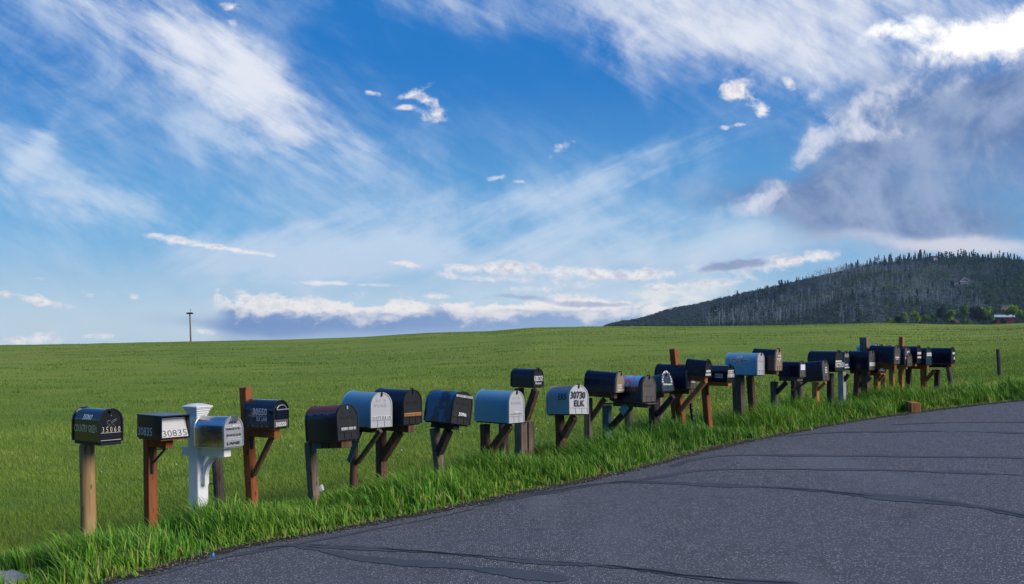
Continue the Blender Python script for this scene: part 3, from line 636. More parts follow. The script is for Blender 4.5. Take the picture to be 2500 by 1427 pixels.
# ------------------------------------------------------------------ terrain
ROWN = np.array([-4.41, 10.68]); ROWD = np.array([0.7606, 0.6493]); ROWP = np.array([-0.6493, 0.7606])
SKX = np.array([-400, 0, 200, 465, 700, 890, 1050, 1200, 1300, 1450, 1700, 1900, 2150, 2300, 2420, 2500, 2900], float)
SKY = np.array([846, 843.5, 840.5, 834, 829.5, 823, 813, 808.5, 800, 797.5, 797, 795, 789, 792, 793, 789, 785], float)
RC = 200.0
def sm(x, a, b):
    t = np.clip((x - a) / (b - a), 0, 1); return t * t * (3 - 2 * t)
def terrain(x, y):
    x = np.asarray(x, float); y = np.asarray(y, float)
    r = np.hypot(x, y); az = np.arctan2(x, y)
    azc = np.clip(az, R(-33), R(33)); u = np.tan(azc)
    px = 1250 + F * u
    ysk = np.interp(px, SKX, SKY)
    rc = RC * (1 + .08 * np.sin(px / 300.0))
    zc = CAMZ + (HOR - ysk) / F * rc * np.cos(azc)
    den = np.sin(az) * ROWP[0] + np.cos(az) * ROWP[1]
    dd = 1.0 + ROWN @ ROWP
    r0 = np.where(den > 0.1, dd / np.maximum(den, 0.1), 45.0); r0 = np.clip(r0, 8, 45)
    x0, y0 = r0 * np.sin(az), r0 * np.cos(az); z0 = gz(x0, y0)
    t = (r - r0) / (rc - r0)
    z = np.where(t <= 0, gz(x, y), z0 + (zc - z0) * np.clip(t, 0, 1))
    und = 0.05 * np.sin(x * .35 + y * .21) * np.sin(y * .29 - x * .1) + 0.12 * np.sin(x * .07 + 1.3) * np.sin(y * .09 + x * .03)
    z = z + und * sm(t, 0.05, 0.3) * (1 - sm(t, .85, 1.0))
    over = np.clip(r - rc, 0, 300); z = z - over * over * 0.00022
    return z
def grass_mat():
    m, nt, b = newmat('meadow_ground')
    p = pos(nt)
    a = noise(nt, p, 0.045, 5, 0.6); c_ = noise(nt, p, 0.35, 5, 0.65); f = noise(nt, p, 5.0, 5, 0.7)
    c = mixc(nt, (a * .9 + c_ * .5 - .2).ss(.36, .68), (0.14, 0.225, 0.026), (0.23, 0.30, 0.042))
    c = mixc(nt, f.ss(.4, .75) * .55, c, (0.28, 0.33, 0.06))
    dk = noise(nt, scaled(nt, p, (.6, 1.3, 1)), 0.30, 7, 0.74).ss(.56, .70); c = mixc(nt, dk * .75, c, (0.05, 0.12, 0.02))
    ye = noise(nt, p, 0.03, 5, .65).ss(.52, .66); c = mixc(nt, ye * .5, c, (0.30, 0.27, 0.06))
    put(nt, b, 'Base Color', c); put(nt, b, 'Roughness', 0.9); put(nt, b, 'Specular IOR Level', 0.15)
    bump(nt, b, f * .5 + c_ * 1.5 + noise(nt, p, 25.0, 3, .6) * .15, 0.9, 0.16)
    return m
M['meadow'] = grass_mat()
def polar_ground():
    azs = np.concatenate([np.linspace(-180, -36, 37)[:-1], np.linspace(-36, 36, 217), np.linspace(36, 180, 37)[1:-1]]) * math.pi / 180
    rs = np.concatenate([[0.0], np.geomspace(1.2, 60, 70), np.linspace(62, 240, 100), np.geomspace(250, 2550, 16)])
    A, RR = np.meshgrid(azs, rs); x = RR * np.sin(A); y = RR * np.cos(A); z = terrain(x, y)
    co = np.stack([x, y, z], -1).reshape(-1, 3); na = len(azs); q = []
    idx = np.arange(len(rs) * na).reshape(len(rs), na)
    nx = np.roll(idx, -1, 1)
    q = np.stack([idx[:-1], nx[:-1], nx[1:], idx[1:]], -1).reshape(-1, 4)[:, ::-1]
    o = np_mesh('meadow', co, quads=q, mat=M['meadow'], smooth=True); tag(o, kind='structure'); return o
polar_ground()

# ------------------------------------------------------------------ road, verge soil
EDGE = [(-900, 1760), (-300, 1590), (100, 1480), (270, 1427), (420, 1387), (560, 1347), (690, 1323), (830, 1299), (960, 1272), (1100, 1246), (1250, 1214), (1380, 1188), (1500, 1161), (1580, 1143), (1650, 1124), (1750, 1097), (1900, 1066), (2050, 1037), (2180, 1017), (2300, 1002), (2400, 990), (2500, 980), (2800, 962), (3200, 952)]
EP = [ground_pt(*e) for e in EDGE]
ex = np.array([e.x for e in EP]); ey = np.array([e.y for e in EP])
def resample(n):
    d = np.concatenate([[0], np.cumsum(np.hypot(np.diff(ex), np.diff(ey)))]); t = np.linspace(0, d[-1], n)
    return np.interp(t, d, ex), np.interp(t, d, ey), t
rx, ry, rt = resample(420)
def edge_normal(x, y):
    tx = np.gradient(x); ty = np.gradient(y); l = np.hypot(tx, ty); return -ty / l, tx / l
wob = 0.04 * np.sin(rt * 3.1) * np.sin(rt * .8) + 0.025 * np.sin(rt * 7.7 + 1) + 0.018 * np.sin(rt * 17.3) + rng.normal(0, .012, len(rt))
nxe, nye = edge_normal(rx, ry)
def asphalt():
    m, nt, b = newmat('asphalt')
    p = pos(nt)
    vo = nt.nodes.new('ShaderNodeTexVoronoi'); vo.inputs['Scale'].default_value = 58; nt.links.new(p, vo.inputs['Vector'])
    sep = nt.nodes.new('ShaderNodeSeparateColor'); nt.links.new(vo.outputs['Color'], sep.inputs[0])
    st = V(nt, sep.outputs[0]); d = V(nt, vo.outputs['Distance'])
    stone = st.ss(.38, .9) * (1.0 - d.ss(.22, .5))
    fine = noise(nt, p, 160.0, 3, .6); big = noise(nt, p, 0.5, 5, .6); mid = noise(nt, p, 6.0, 4, .65)
    c = mixc(nt, fine, (0.042, 0.043, 0.047), (0.135, 0.135, 0.14)); c = mixc(nt, stone * .95, c, (0.55, 0.55, 0.56))
    c = mixc(nt, big.ss(.4, .7) * .35, c, (0.12, 0.125, 0.145)); c = mixc(nt, mid.ss(.5, .75) * .35, c, (0.035, 0.038, 0.046)); lane = noise(nt, scaled(nt, p, (.55, .12, 1)), 1.0, 3, .5).ss(.52, .62); c = mixc(nt, lane * .4, c, (0.17, 0.172, 0.185)); stn = noise(nt, p, .8, 6, .75).ss(.58, .72); c = mixc(nt, stn * .5, c, (0.022, 0.024, 0.03))
    put(nt, b, 'Base Color', c); put(nt, b, 'Roughness', mid * .2 + .62); put(nt, b, 'Specular IOR Level', .35)
    bump(nt, b, stone * .7 + fine * .5, .7, .006)
    return m
M['asphalt'] = asphalt()
M['tar'] = plain('tar_seal', (0.066, 0.069, 0.077), .65, var=.5, vscale=2.2)
def soil():
    m, nt, b = newmat('verge_soil'); p = pos(nt)
    n = noise(nt, p, 9.0, 6, .7); f = noise(nt, p, 90.0, 4, .7)
    c = mixc(nt, n.ss(.3, .7), (0.012, 0.011, 0.010), (0.055, 0.043, 0.03)); c = mixc(nt, f.ss(.6, .75) * .6, c, (0.17, 0.14, 0.11))
    put(nt, b, 'Base Color', c); put(nt, b, 'Roughness', .95); bump(nt, b, n + f * .6, 1.0, .03); return m
M['soil'] = soil()
def lay(x, y, dz): return np.stack([x, y, gz(x, y) + dz], -1)
def road():
    n = len(rx); offs = [0.0, .2, .8, 2, 5, 10, 18, 30]; layers = []
    for o in offs:
        dx, dy = .70, -.714
        w = wob if o == 0 else 0
        layers.append(lay(rx + dx * o - nxe * -w, ry + dy * o - nye * -w, 0.012 if o > 0 else 0.004))
    # far outer layers run straight right so they do not fold
    co = np.concatenate(layers); q = []
    for k in range(len(offs) - 1):
        for i in range(n - 1): q.append((k * n + i, (k + 1) * n + i, (k + 1) * n + i + 1, k * n + i + 1))
    tag(np_mesh('road', co, quads=q, mat=M['asphalt'], smooth=True), kind='structure')
    offs = [-.12, 0.02, .1, .22, .5]; layers = []
    for j, o in enumerate(offs):
        w = wob + .03 * np.sin(rt * 1.3 + j); layers.append(lay(rx + nxe * (o + w), ry + nye * (o + w), (-.01, .010, .018, .012, -.02)[j]))
    co = np.concatenate(layers); q = []
    for k in range(len(offs) - 1):
        for i in range(n - 1): q.append((k * n + i, k * n + i + 1, (k + 1) * n + i + 1, (k + 1) * n + i))
    q = [f[::-1] for f in q]
    tag(np_mesh('road_shoulder', co, quads=q, mat=M['soil'], smooth=True), kind='structure')
road()
def seam(px, w, wn=0.35):
    P = np.array([ground_pt(*p) for p in px])[:, :2]
    d = np.concatenate([[0], np.cumsum(np.hypot(*np.diff(P, axis=0).T))]); t = np.linspace(0, d[-1], max(20, int(d[-1] / .06)))
    x = np.interp(t, d, P[:, 0]); y = np.interp(t, d, P[:, 1])
    kx = np.convolve(np.pad(x, 8, 'edge'), np.ones(17) / 17, 'valid'); ky = np.convolve(np.pad(y, 8, 'edge'), np.ones(17) / 17, 'valid')
    nx_, ny_ = edge_normal(kx, ky); rn = np.convolve(rng.normal(0, 1, len(t) + 10), np.ones(11) / 3.3, 'valid')
    wv = w / 2 * (1 + wn * rn); wv[:3] *= np.array([.2, .5, .8]); wv[-3:] *= np.array([.8, .5, .2]); cx = rn[::-1] * .012
    L_ = lay(kx + nx_ * (wv + cx), ky + ny_ * (wv + cx), .0165); R_ = lay(kx - nx_ * (wv - cx), ky - ny_ * (wv - cx), .0165); n = len(t)
    return np.concatenate([L_, R_]), [(n + i, n + i + 1, i + 1, i) for i in range(n - 1)]
def seams():
    lines = [([(600, 1350), (690, 1332), (840, 1340), (1000, 1348), (1200, 1364), (1278, 1372), (1382, 1384), (1533, 1384), (1595, 1400), (1668, 1413), (1746, 1421), (2000, 1432)], .10),
             ([(700, 1336), (820, 1352), (900, 1374), (1060, 1382), (1230, 1398), (1420, 1425)], .13),
             ([(1140, 1245), (1200, 1231), (1278, 1213), (1424, 1192), (1460, 1182), (1564, 1179), (1720, 1186), (1876, 1193), (2032, 1203), (2188, 1221), (2318, 1231), (2500, 1262), (2650, 1300)], .11),
             ([(1460, 1184), (1560, 1176), (1640, 1164), (1690, 1150), (1772, 1148), (1928, 1149), (2136, 1149), (2500, 1164), (2650, 1176)], .10),
             ([(1640, 1146), (1689, 1122), (1772, 1113), (1980, 1115), (2240, 1118), (2500, 1121), (2650, 1124)], .09),
             ([(1900, 1070), (2032, 1057), (2292, 1055), (2500, 1060), (2650, 1066)], .1), ([(2150, 1040), (2330, 1034), (2500, 1032), (2650, 1034)], .09),
             ([(330, 1420), (480, 1380), (620, 1348), (760, 1326), (900, 1300), (1040, 1272), (1180, 1240)], .07)]
    for l, w in lines:
        c, f = seam(l, w * 1.5); tag(np_mesh('tar_seam', c, quads=[q[::-1] for q in f], mat=M['tar']), kind='structure')
    for l, w in (lines[0], lines[2]):
        c, f = seam(l, .010, .9); c[:, 2] += .004; tag(np_mesh('road_crack', c, quads=[q[::-1] for q in f], mat=M['crack']), kind='structure')
M['crack'] = plain('crack_black', (0.008, 0.009, 0.011), .9)  # near-black colour of the thin crack lines
seams()

# ------------------------------------------------------------------ grass
def blade_mat(name, stops, trans=.35):
    m, nt, b = newmat(name)
    a = nt.nodes.new('ShaderNodeAttribute'); a.attribute_name = 'rnd'
    rp = nt.nodes.new('ShaderNodeValToRGB'); nt.links.new(a.outputs['Fac'], rp.inputs[0])
    el = rp.color_ramp.elements
    el[0].position, el[0].color = stops[0][0], (*stops[0][1], 1); el[1].position, el[1].color = stops[-1][0], (*stops[-1][1], 1)
    for p_, c_ in stops[1:-1]:
        e = el.new(p_); e.color = (*c_, 1)
    n = noise(nt, pos(nt), 0.5, 4, .6)
    c = mixc(nt, n.ss(.35, .7) * .5, rp.outputs[0], (0.22, 0.34, 0.036)); n2 = noise(nt, pos(nt), .085, 5, .62); c = mixc(nt, n2.ss(.48, .62) * .6, c, (0.075, 0.20, 0.03)); c = mixc(nt, (1.0 - n2).ss(.54, .68) * .35, c, (0.32, 0.33, 0.06))
    put(nt, b, 'Base Color', c); put(nt, b, 'Roughness', .55); put(nt, b, 'Specular IOR Level', .3)
    tr = nt.nodes.new('ShaderNodeBsdfTranslucent'); nt.links.new(c, tr.inputs[0])
    mx = nt.nodes.new('ShaderNodeMixShader'); mx.inputs[0].default_value = trans
    nt.links.new(b.outputs[0], mx.inputs[1]); nt.links.new(tr.outputs[0], mx.inputs[2])
    nt.links.new(mx.outputs[0], nt.nodes['Material Output'].inputs[0])
    return m
def blades(x, y, z, h, w, lean, ang, rnd, name, mat, three=True):
    n = len(x); fx, fy = np.cos(ang), np.sin(ang)
    fa = ang + rng.uniform(.6, 2.5, n); sx, sy = np.cos(fa) * w / 2, np.sin(fa) * w / 2
    lx, ly = fx * lean * h, fy * lean * h
    def P(k, fr, up, side): return np.stack([x + lx * fr + sx * side, y + ly * fr + sy * side, z + h * up], -1)
    if three:
        v = np.stack([P(0, 0, -.04, -1), P(0, 0, -.04, 1), P(1, .22, .5, .85), P(1, .22, .5, -.85), P(2, .6, .85, -.5), P(2, .6, .85, .5), P(3, 1.05, 1.0, 0)], 1).reshape(-1, 3)
        b = np.arange(n)[:, None] * 7
        q = np.concatenate([b + np.array([0, 1, 2, 3]), b + np.array([3, 2, 5, 4])]); t = b + np.array([4, 5, 6]); k = 7
    else:
        v = np.stack([P(0, 0, -.04, -1), P(0, 0, -.04, 1), P(1, .35, .6, .7), P(1, .35, .6, -.7), P(2, 1, 1, 0)], 1).reshape(-1, 3)
        b = np.arange(n)[:, None] * 5
        q = b + np.array([0, 1, 2, 3]); t = b + np.array([3, 2, 4]); k = 5
    return np_mesh(name, v, quads=q, tris=t, mat=mat, attr={'rnd': np.repeat(rnd, k)})
def dist_row(x, y): return (x - ROWN[0]) * ROWP[0] + (y - ROWN[1]) * ROWP[1]
M['verge_blade'] = blade_mat('verge_grass_blades', [(0, (0.03, 0.115, 0.016)), (.4, (0.095, 0.31, 0.022)), (.75, (0.20, 0.47, 0.035)), (.92, (0.38, 0.46, 0.08)), (1, (0.36, 0.27, 0.16))], .22)
M['field_blade'] = blade_mat('meadow_grass_blades', [(0, (0.065, 0.14, 0.02)), (.5, (0.21, 0.325, 0.04)), (.85, (0.31, 0.40, 0.055)), (1, (0.42, 0.42, 0.13))], .3)
def verge():
    # tufts between road edge and 0.8 m behind the post line
    n = 18000
    i = rng.integers(32, len(rx) - 22, n); keep = np.ones(n, bool)
    Yc = ry[i]; keep &= rng.random(n) < np.clip((16.0 / np.maximum(Yc, 7)) ** 1.1, 0, 1); i = i[keep]; n = len(i)
    drow = dist_row(rx[i], ry[i]); width = np.clip(.62 + .25 * sm(rx[i], -3, 1) - drow, .5, 2.1)
    fr = rng.random(n) ** .9; bare = .06 + .16 * (np.sin(rt[i] * 1.7) * .5 + .5) * (np.sin(rt[i] * .6 + 2) * .5 + .5) + .05 * np.sin(rt[i] * 5.3) + .18 * np.exp(-((rx[i] - 3.0) / .9) ** 2)
    o = bare + (width - bare) * fr + rng.normal(0, .03, n)
    cx = rx[i] + nxe[i] * o + rng.normal(0, .03, n); cy = ry[i] + nye[i] * o + rng.normal(0, .03, n)
    kp = rng.random(n) < np.clip((o - bare) / .30, .22, 1); cx, cy, o, bare, fr, i = cx[kp], cy[kp], o[kp], bare[kp], fr[kp], i[kp]; n = len(cx)
    e = np.clip((o - bare) / .55, 0, 1); clump = .75 + .35 * np.sin(cx * 2.3 + cy * 1.1) * np.sin(cy * 1.9 - cx * .7)
    bk = ground_pt(2240, 1009); near = np.hypot(cx - bk.x, cy - bk.y) < .42
    hh = (.08 + .215 * e) * clump * rng.uniform(.75, 1.25, n); fall = sm(fr, .55, 1.0); hh *= (1 - (.5 - .35 * sm(cx, -3, 1)) * fall) * (1 + .32 * sm(cx, -2.5, 1.5) - .1 * sm(cx, 7, 10)); hh[near] *= .2
    sb = ground_pt(0, 1424); sl_ = np.hypot(cx - sb.x, cy - sb.y) < .55; hh[sl_] *= .1; sq = ground_pt(60, 1440); hh[np.hypot(cx - sq.x, cy - sq.y) < .32] *= .15
    nb = 9; cx = np.repeat(cx, nb); cy = np.repeat(cy, nb); hh = np.repeat(hh, nb) * rng.uniform(.35, 1.2, n * nb); e = np.repeat(e, nb)
    ang = rng.uniform(0, 2 * math.pi, len(cx)); rr = np.abs(rng.normal(0, .028, len(cx)))
    x = cx + np.cos(ang) * rr; y = cy + np.sin(ang) * rr; z = terrain(x, y) + .004
    wind = .35
    lx = np.cos(ang) * .45 - wind; ly = np.sin(ang) * .45; an2 = np.arctan2(ly, lx); lean = np.hypot(lx, ly) * rng.uniform(.4, 1.3, len(x))
    tuft = np.repeat(rng.normal(0, .14, n), nb); rnd = np.clip(.40 + 2.1 * tuft + rng.normal(0, .16, len(x)) + (1 - e) * .16, 0, .93)
    dry = rng.random(len(x)) < (.012 + .12 * (1 - e) ** 2); rnd[dry] = rng.uniform(.93, 1, dry.sum())
    w = rng.uniform(.007, .018, len(x))
    # straw and dead leaves on the shoulder
    k = 5200; j = rng.integers(32, len(rx) - 22, k); so_ = np.abs(rng.normal(.10, .13, k)) + .02; sx = rx[j] + nxe[j] * so_; sy = ry[j] + nye[j] * so_
    x = np.append(x, sx); y = np.append(y, sy); z = np.append(z, terrain(sx, sy) + .025); hh = np.append(hh, rng.uniform(.008, .03, k)); w = np.append(w, rng.uniform(.004, .009, k)); lean = np.append(lean, rng.uniform(1.5, 4.5, k)); an2 = np.append(an2, rng.uniform(0, 6.28, k)); rnd = np.append(rnd, np.where(rng.random(k) < .75, rng.uniform(.94, 1, k), rng.uniform(.2, .8, k)))
    o_ = blades(x, y, z, hh, w, lean, an2, rnd, 'verge_grass', M['verge_blade']); tag(o_, 'tall green grass leaning along the road verge under the mailboxes', 'grass', kind='stuff')
verge()
def field():
    n = 330000
    px = rng.uniform(-120, 2620, n); s0 = rng.uniform(0, 1, n)
    u = (px - 1250) / F; dd = .55 + ROWN @ ROWP; den = u * ROWP[0] + ROWP[1]; Y0 = dd / den
    q = (1 / Y0) * (1 - s0) + s0 * (1 / 65.0); Y = 1 / q; ok = Y > Y0; px, u, Y = px[ok], u[ok], Y[ok]
    x = u * Y; y = Y; z = terrain(x, y); n = len(x)
    pat = np.sin(x * .9 + np.sin(y * .6) * 2) * np.sin(y * .7 + np.sin(x * .5)) + .5 * np.sin(x * 3.1) * np.sin(y * 2.3)
    h = rng.uniform(.03, .085, n) * (1 + .3 * pat) * (1 - .6 * sm(Y, 20, 60)); w = rng.uniform(.004, .008, n) * np.clip(Y / 14, 1, 4)
    ang = rng.uniform(0, 2 * math.pi, n); lx = np.cos(ang) * .6 - .3; ly = np.sin(ang) * .6
    rnd = np.clip(.47 + .16 * pat + rng.normal(0, .22, n), 0, 1)
    o_ = blades(x, y, z, h, w, np.hypot(lx, ly), np.arctan2(ly, lx), rnd, 'meadow_grass', M['field_blade'], False); tag(o_, 'short green meadow grass covering the slope behind the mailboxes', 'grass', kind='stuff')
    # darker tussocks over the slope up to the crest
    nt_ = 1900; px = rng.uniform(-100, 2600, nt_); Y = 1 / rng.uniform(1 / 215., 1 / 24., nt_); Y = np.where(rng.random(nt_) < .5, rng.uniform(60, 205, nt_), Y)
    cx = (px - 1250) / F * Y; cy = Y; dk = dist_row(cx, cy) > 2; dk &= (np.sin(cx * .11 + cy * .05) + np.sin(cy * .08 - cx * .05 + 2) + rng.normal(0, .7, nt_)) > -.2; cx, cy, Y = cx[dk], cy[dk], Y[dk]; nb = 40; n = len(cx)
    sp = np.repeat(rng.uniform(.15, .5, n) * np.clip(Y / 60, .5, 2.5), nb); x = np.repeat(cx, nb) + rng.normal(0, 1, n * nb) * sp * 3.4; y = np.repeat(cy, nb) + rng.normal(0, 1, n * nb) * sp * .7
    z = terrain(x, y); h = rng.uniform(.05, .13, n * nb); w = rng.uniform(.012, .022, n * nb) * np.clip(np.repeat(Y, nb) / 30, 1, 5)
    ang = rng.uniform(0, 6.28, n * nb); rnd = np.clip(np.repeat(rng.uniform(.0, .4, n), nb) + rng.normal(0, .06, n * nb), 0, 1)
    o_ = blades(x, y, z, h, w, rng.uniform(.2, .8, n * nb), ang, rnd, 'grass_tussocks', M['field_blade'], False); tag(o_, 'darker grass tussocks scattered over the meadow slope', 'grass', kind='stuff')
field()
def dandelions():
    n = 420; px = rng.uniform(200, 2560, n); px = np.where(rng.random(n) < .6, rng.normal(1850, 230, n), px); Y = rng.uniform(14, 60, n); x = (px - 1250) / F * Y; ok = dist_row(x, Y) > 1.0; x, Y = x[ok], Y[ok]; n = len(x)
    s = rng.uniform(.012, .022, n); d = np.array([(1, 0, 0), (-1, 0, 0), (0, 1, 0), (0, -1, 0), (0, 0, 1), (0, 0, -1)], float); v = d[None] * s[:, None, None] + np.stack([x, Y, terrain(x, Y) + rng.uniform(.07, .13, n)], -1)[:, None]
    t = np.array([(0, 2, 4), (2, 1, 4), (1, 3, 4), (3, 0, 4), (2, 0, 5), (1, 2, 5), (3, 1, 5), (0, 3, 5)]); b = (np.arange(n) * 6)[:, None, None] + t
    tag(np_mesh('dandelion_heads', v.reshape(-1, 3), tris=b.reshape(-1, 3), mat=plain('seed_head', (.5, .5, .46), .9)), 'pale seed heads dotted through the meadow grass', 'flowers', kind='stuff')
dandelions()
def pebbles():
    n = 5200; i = rng.integers(32, len(rx) - 22, n); o = rng.normal(.06, .075, n); x = rx[i] + nxe[i] * o + rng.normal(0, .04, n); y = ry[i] + nye[i] * o + rng.normal(0, .04, n)
    x2 = 3.2 + rng.normal(0, .5, 0)
    z = gz(x, y) + .012; s = np.abs(rng.normal(.006, .004, n)) + .003
    d = np.array([(1, 0, 0), (-1, 0, 0), (0, 1, 0), (0, -1, 0), (0, 0, .7), (0, 0, -.5)], float); v = d[None] * s[:, None, None] * rng.uniform(.6, 1.4, (n, 6, 1)); v += np.stack([x, y, z], -1)[:, None]
    t = np.array([(0, 2, 4), (2, 1, 4), (1, 3, 4), (3, 0, 4), (2, 0, 5), (1, 2, 5), (3, 1, 5), (0, 3, 5)]); b = (np.arange(n) * 6)[:, None, None] + t
    m, nt, bs = newmat('gravel'); a = nt.nodes.new('ShaderNodeAttribute'); a.attribute_name = 'rnd'
    put(nt, bs, 'Base Color', mixc(nt, V(nt, a.outputs['Fac']), (0.02, 0.02, 0.025), (0.2, 0.18, 0.16))); put(nt, bs, 'Roughness', .9)
    tag(np_mesh('gravel', v.reshape(-1, 3), tris=b.reshape(-1, 3), mat=m, attr={'rnd': np.repeat(rng.random(n) ** 2, 6)}), 'loose dark gravel along the broken edge of the asphalt', 'gravel', kind='stuff')
pebbles()

# ------------------------------------------------------------------ fence posts, steel post, pole, litter
def fence_post(label, t, bpx, wpx, pins=()):
    g = ground_pt(*bpx); Y = g.y; top = at(t[0], t[1], Y); w = wpx * Y / F
    root = thing('fence_post', g, label, 'fence post', 'old round fence posts behind the mailboxes')
    d = g - top
    MB().tube([top, top + d * .03, top + d * .5, g + d.normalized() * .15], [w * .44, w * .5, w * .5, w * .52], 14).build('post', 'old_wood', root, smooth=40)
    for f, L_ in pins:
        p = top + d * f; q = p + Vector((-1, -.3, .02)) * (w * .5 + L_)
        MB().tube([p, q], .008, 6).build('insulator', 'iron', root)
    return root
fence_post('grey round fence post between the white post and the 30550 box', (528, 1096), (538, 1243), 26, [(.58, .05)])
fence_post('grey round fence post behind the long pale grey mailbox', (1229, 1020), (1231, 1132), 24)
fence_post('grey round fence post showing under the flamingo mailbox', (1534, 985), (1537, 1060), 22)
fence_post('grey green fence post standing right of the black steel leg', (1950, 905), (1955, 985), 16, [(.7, .05)])
fence_post('leaning grey fence post under the last mailbox of the row', (2314, 888), (2323, 948), 12, [(.45, .1)])
fence_post('lone leaning fence post at the far right edge of the meadow', (2437, 853), (2441, 918), 10.5, [(.35, .08), (.85, .06)])
def steel_post():
    g = ground_pt(1696, 1068); top = at(1684, 968, g.y); s = Vector((1, .3, 0)).normalized(); root = thing('steel_post', g, 'thin dark green studded steel post between two red wooden posts', 'post')
    m = MB().beam(g - (top - g).normalized() * .1, top, .06, .012, s); m.beam(g - (top - g).normalized() * .1, top, .012, .055, s); m.build('post', 'green_steel', root)
    for i in range(6):
        p = top + (g - top) * (.15 + .13 * i); m = MB(); m.frame(p, s, Vector((-s.y, s.x, 0)), Vector((0, 0, 1)), (-.006, -.036, -.006), (.006, -.006, .006)); m.build('stud', 'chrome', root, smooth=0)
steel_post()
def stake():
    g = ground_pt(1612, 1048); g = Vector(g); top = at(1610, 960, g.y)
    o = MB().beam(g - Vector((0, 0, .1)), top, .09, .09, Vector((.7, .7, 0))).build('wooden_stake', M['grey_wood'], None, bev=.004, origin=g); tag(o, 'short pinkish square stake showing behind the dark post of the teal mailbox', 'stake')
stake()
def pole():
    Y = 196.; x = (466 - 1250) / F * Y; z = float(terrain(x, Y)); base = Vector((x, Y, z)); top = at(463.5, 767, Y)
    root = thing('nest_pole', base, 'tall wooden pole with a nesting platform on the skyline', 'pole')
    MB().tube([base - Vector((0, 0, .5)), base + (top - base) * .5, top], [.17, .15, .13], 12).build('pole', 'grey_wood', root)
    m = MB(); c = top + Vector((0, 0, -.05)); X, Yv, Z = Vector((1, .1, 0)).normalized(), Vector((-.1, 1, 0)).normalized(), Vector((0, 0, 1))
    m.frame(c, X, Yv, Z, (-.5, -.5, 0), (.5, .5, .06))
    for s_ in (-1, 1): m.frame(c, X, Yv, Z, (-.5, .5 * s_ - .03, .06), (.5, .5 * s_ + .03, .28)); m.frame(c, X, Yv, Z, (.5 * s_ - .03, -.46, .06), (.5 * s_ + .03, .46, .26))
    for i in range(40):
        a = rng.uniform(0, 6.28); p = c + Vector((rng.uniform(-.45, .45), rng.uniform(-.45, .45), rng.uniform(.1, .32))); m.beam(p - Vector((math.cos(a), math.sin(a), rng.uniform(-.3, .3))) * .3, p + Vector((math.cos(a), math.sin(a), rng.uniform(-.2, .3))) * .3, .03, .03, Z)
    m.build('platform', 'dark_wood', root)
    m = MB(); m.beam(c + X * .12, c + X * .14 + Z * .85, .05, .05, X); m.beam(c + X * -.1 + Z * .85, c + X * .38 + Z * .85, .05, .05, Z); m.build('perch', 'dark_wood', root)
pole()
def block():
    g = ground_pt(2236, 1009); q = ground_pt(2198, 994); Yv = (g - q); Yv.z = 0; Yv.normalize(); X = Vector((-Yv.y, Yv.x, 0)); Z = Vector((0, 0, 1))
    o = MB().frame(g, X, Yv, Z, (-.085, -.55, -.03), (.085, .02, .185)).build('timber_block', M['orange_wood'], None, bev=.006, origin=g); tag(o, 'cut pinkish timber block lying at the road edge near the far mailboxes', 'timber')
block()
def slab():
    poly = [(-160, 1392), (-10, 1389), (28, 1391), (72, 1411), (40, 1426), (-30, 1445), (-200, 1470)]
    P = [ground_pt(*p) + Vector((0, 0, -.035)) for p in poly]
    m, nt, b = newmat('concrete'); p = pos(nt); n = noise(nt, p, 5., 5); f = noise(nt, p, 80., 3); put(nt, b, 'Base Color', mixc(nt, n * .6 + f * .3, (0.26, 0.27, 0.29), (0.42, 0.42, 0.43))); put(nt, b, 'Roughness', .9); bump(nt, b, f, .3, .004)
    o = MB().prism(P, (0, 0, .05)).build('concrete_slab', m, None, bev=.01, origin=P[2].copy()); tag(o, 'corner of a pale concrete slab at the bottom left edge', 'slab')
slab()
def litter():
    g = ground_pt(781, 1215); Y = g.y; m = MB()
    a, b_, c, d = at(777, 1203, Y), at(787, 1198, Y), at(783, 1184, Y), at(774, 1192, Y)
    m.prism([a, b_, c, d], (.02, .05, .0)); o = m.build('paper_scrap', M['white_vinyl'], None, bev=.003, origin=g); tag(o, 'crumpled white scrap at the foot of the weathered grey post', 'litter')
    g = ground_pt(520, 1360); m = MB().tube([g + Vector((0, 0, .004)), g + Vector((0, 0, .018)), g + Vector((.004, 0, .04))], [.016, .018, .006], 10)
    o = m.build('bottle_cap', plain('blue_plastic', (0.02, 0.25, 0.6), .4), None, origin=g); tag(o, 'bright blue plastic cap lying on the road edge', 'litter')
litter()

# ------------------------------------------------------------------ hill
HX = np.array([1200, 1440, 1480, 1560, 1640, 1700, 1800, 1900, 2000, 2080, 2150, 2250, 2340, 2420, 2500, 2700, 3000, 3500], float)
HY = np.array([880, 815, 799, 781, 757, 746, 720, 697, 674, 655, 643, 634, 628, 631, 636, 640, 690, 800], float)
HY0, HY1 = 640., 1450.
def hill_py(px, v):
    """apparent height of the slope at fraction v from foot to ridge"""
    rg = np.interp(px, HX, HY); ft = 800 + 60 * (1 - sm(px, 1380, 1500)); return ft + (rg - ft) * v
def foot(px): return HY0 + 130 * sm(px, 2110, 2170)
def hill_z(x, y):
    px = 1250 + F * x / y; v = (y - foot(px)) / (HY1 - foot(px))
    vv = np.where(v <= 1, np.clip(v, -.2, 1) ** 1 if False else np.sign(v) * np.abs(v) ** .85, 1.0)
    z = CAMZ + (HOR - hill_py(px, np.clip(vv, -.3, 1))) / F * np.clip(y, 0, HY1)
    g = np.sin((x * .8 - y * .45) / 38. + 1.5 * np.sin(y / 160.)) * 7 + np.sin((x * .7 - y * .6) / 17.) * 2.2 + np.sin(x / 60. + y / 90.) * 4
    z = z + g * np.clip(v * 3, 0, 1) * np.clip((1 - v) * 5, .0, 1) * np.clip((px - 1450) / 200, 0, 1)
    z = z - np.clip(y - HY1, 0, 2000) * .35
    return z
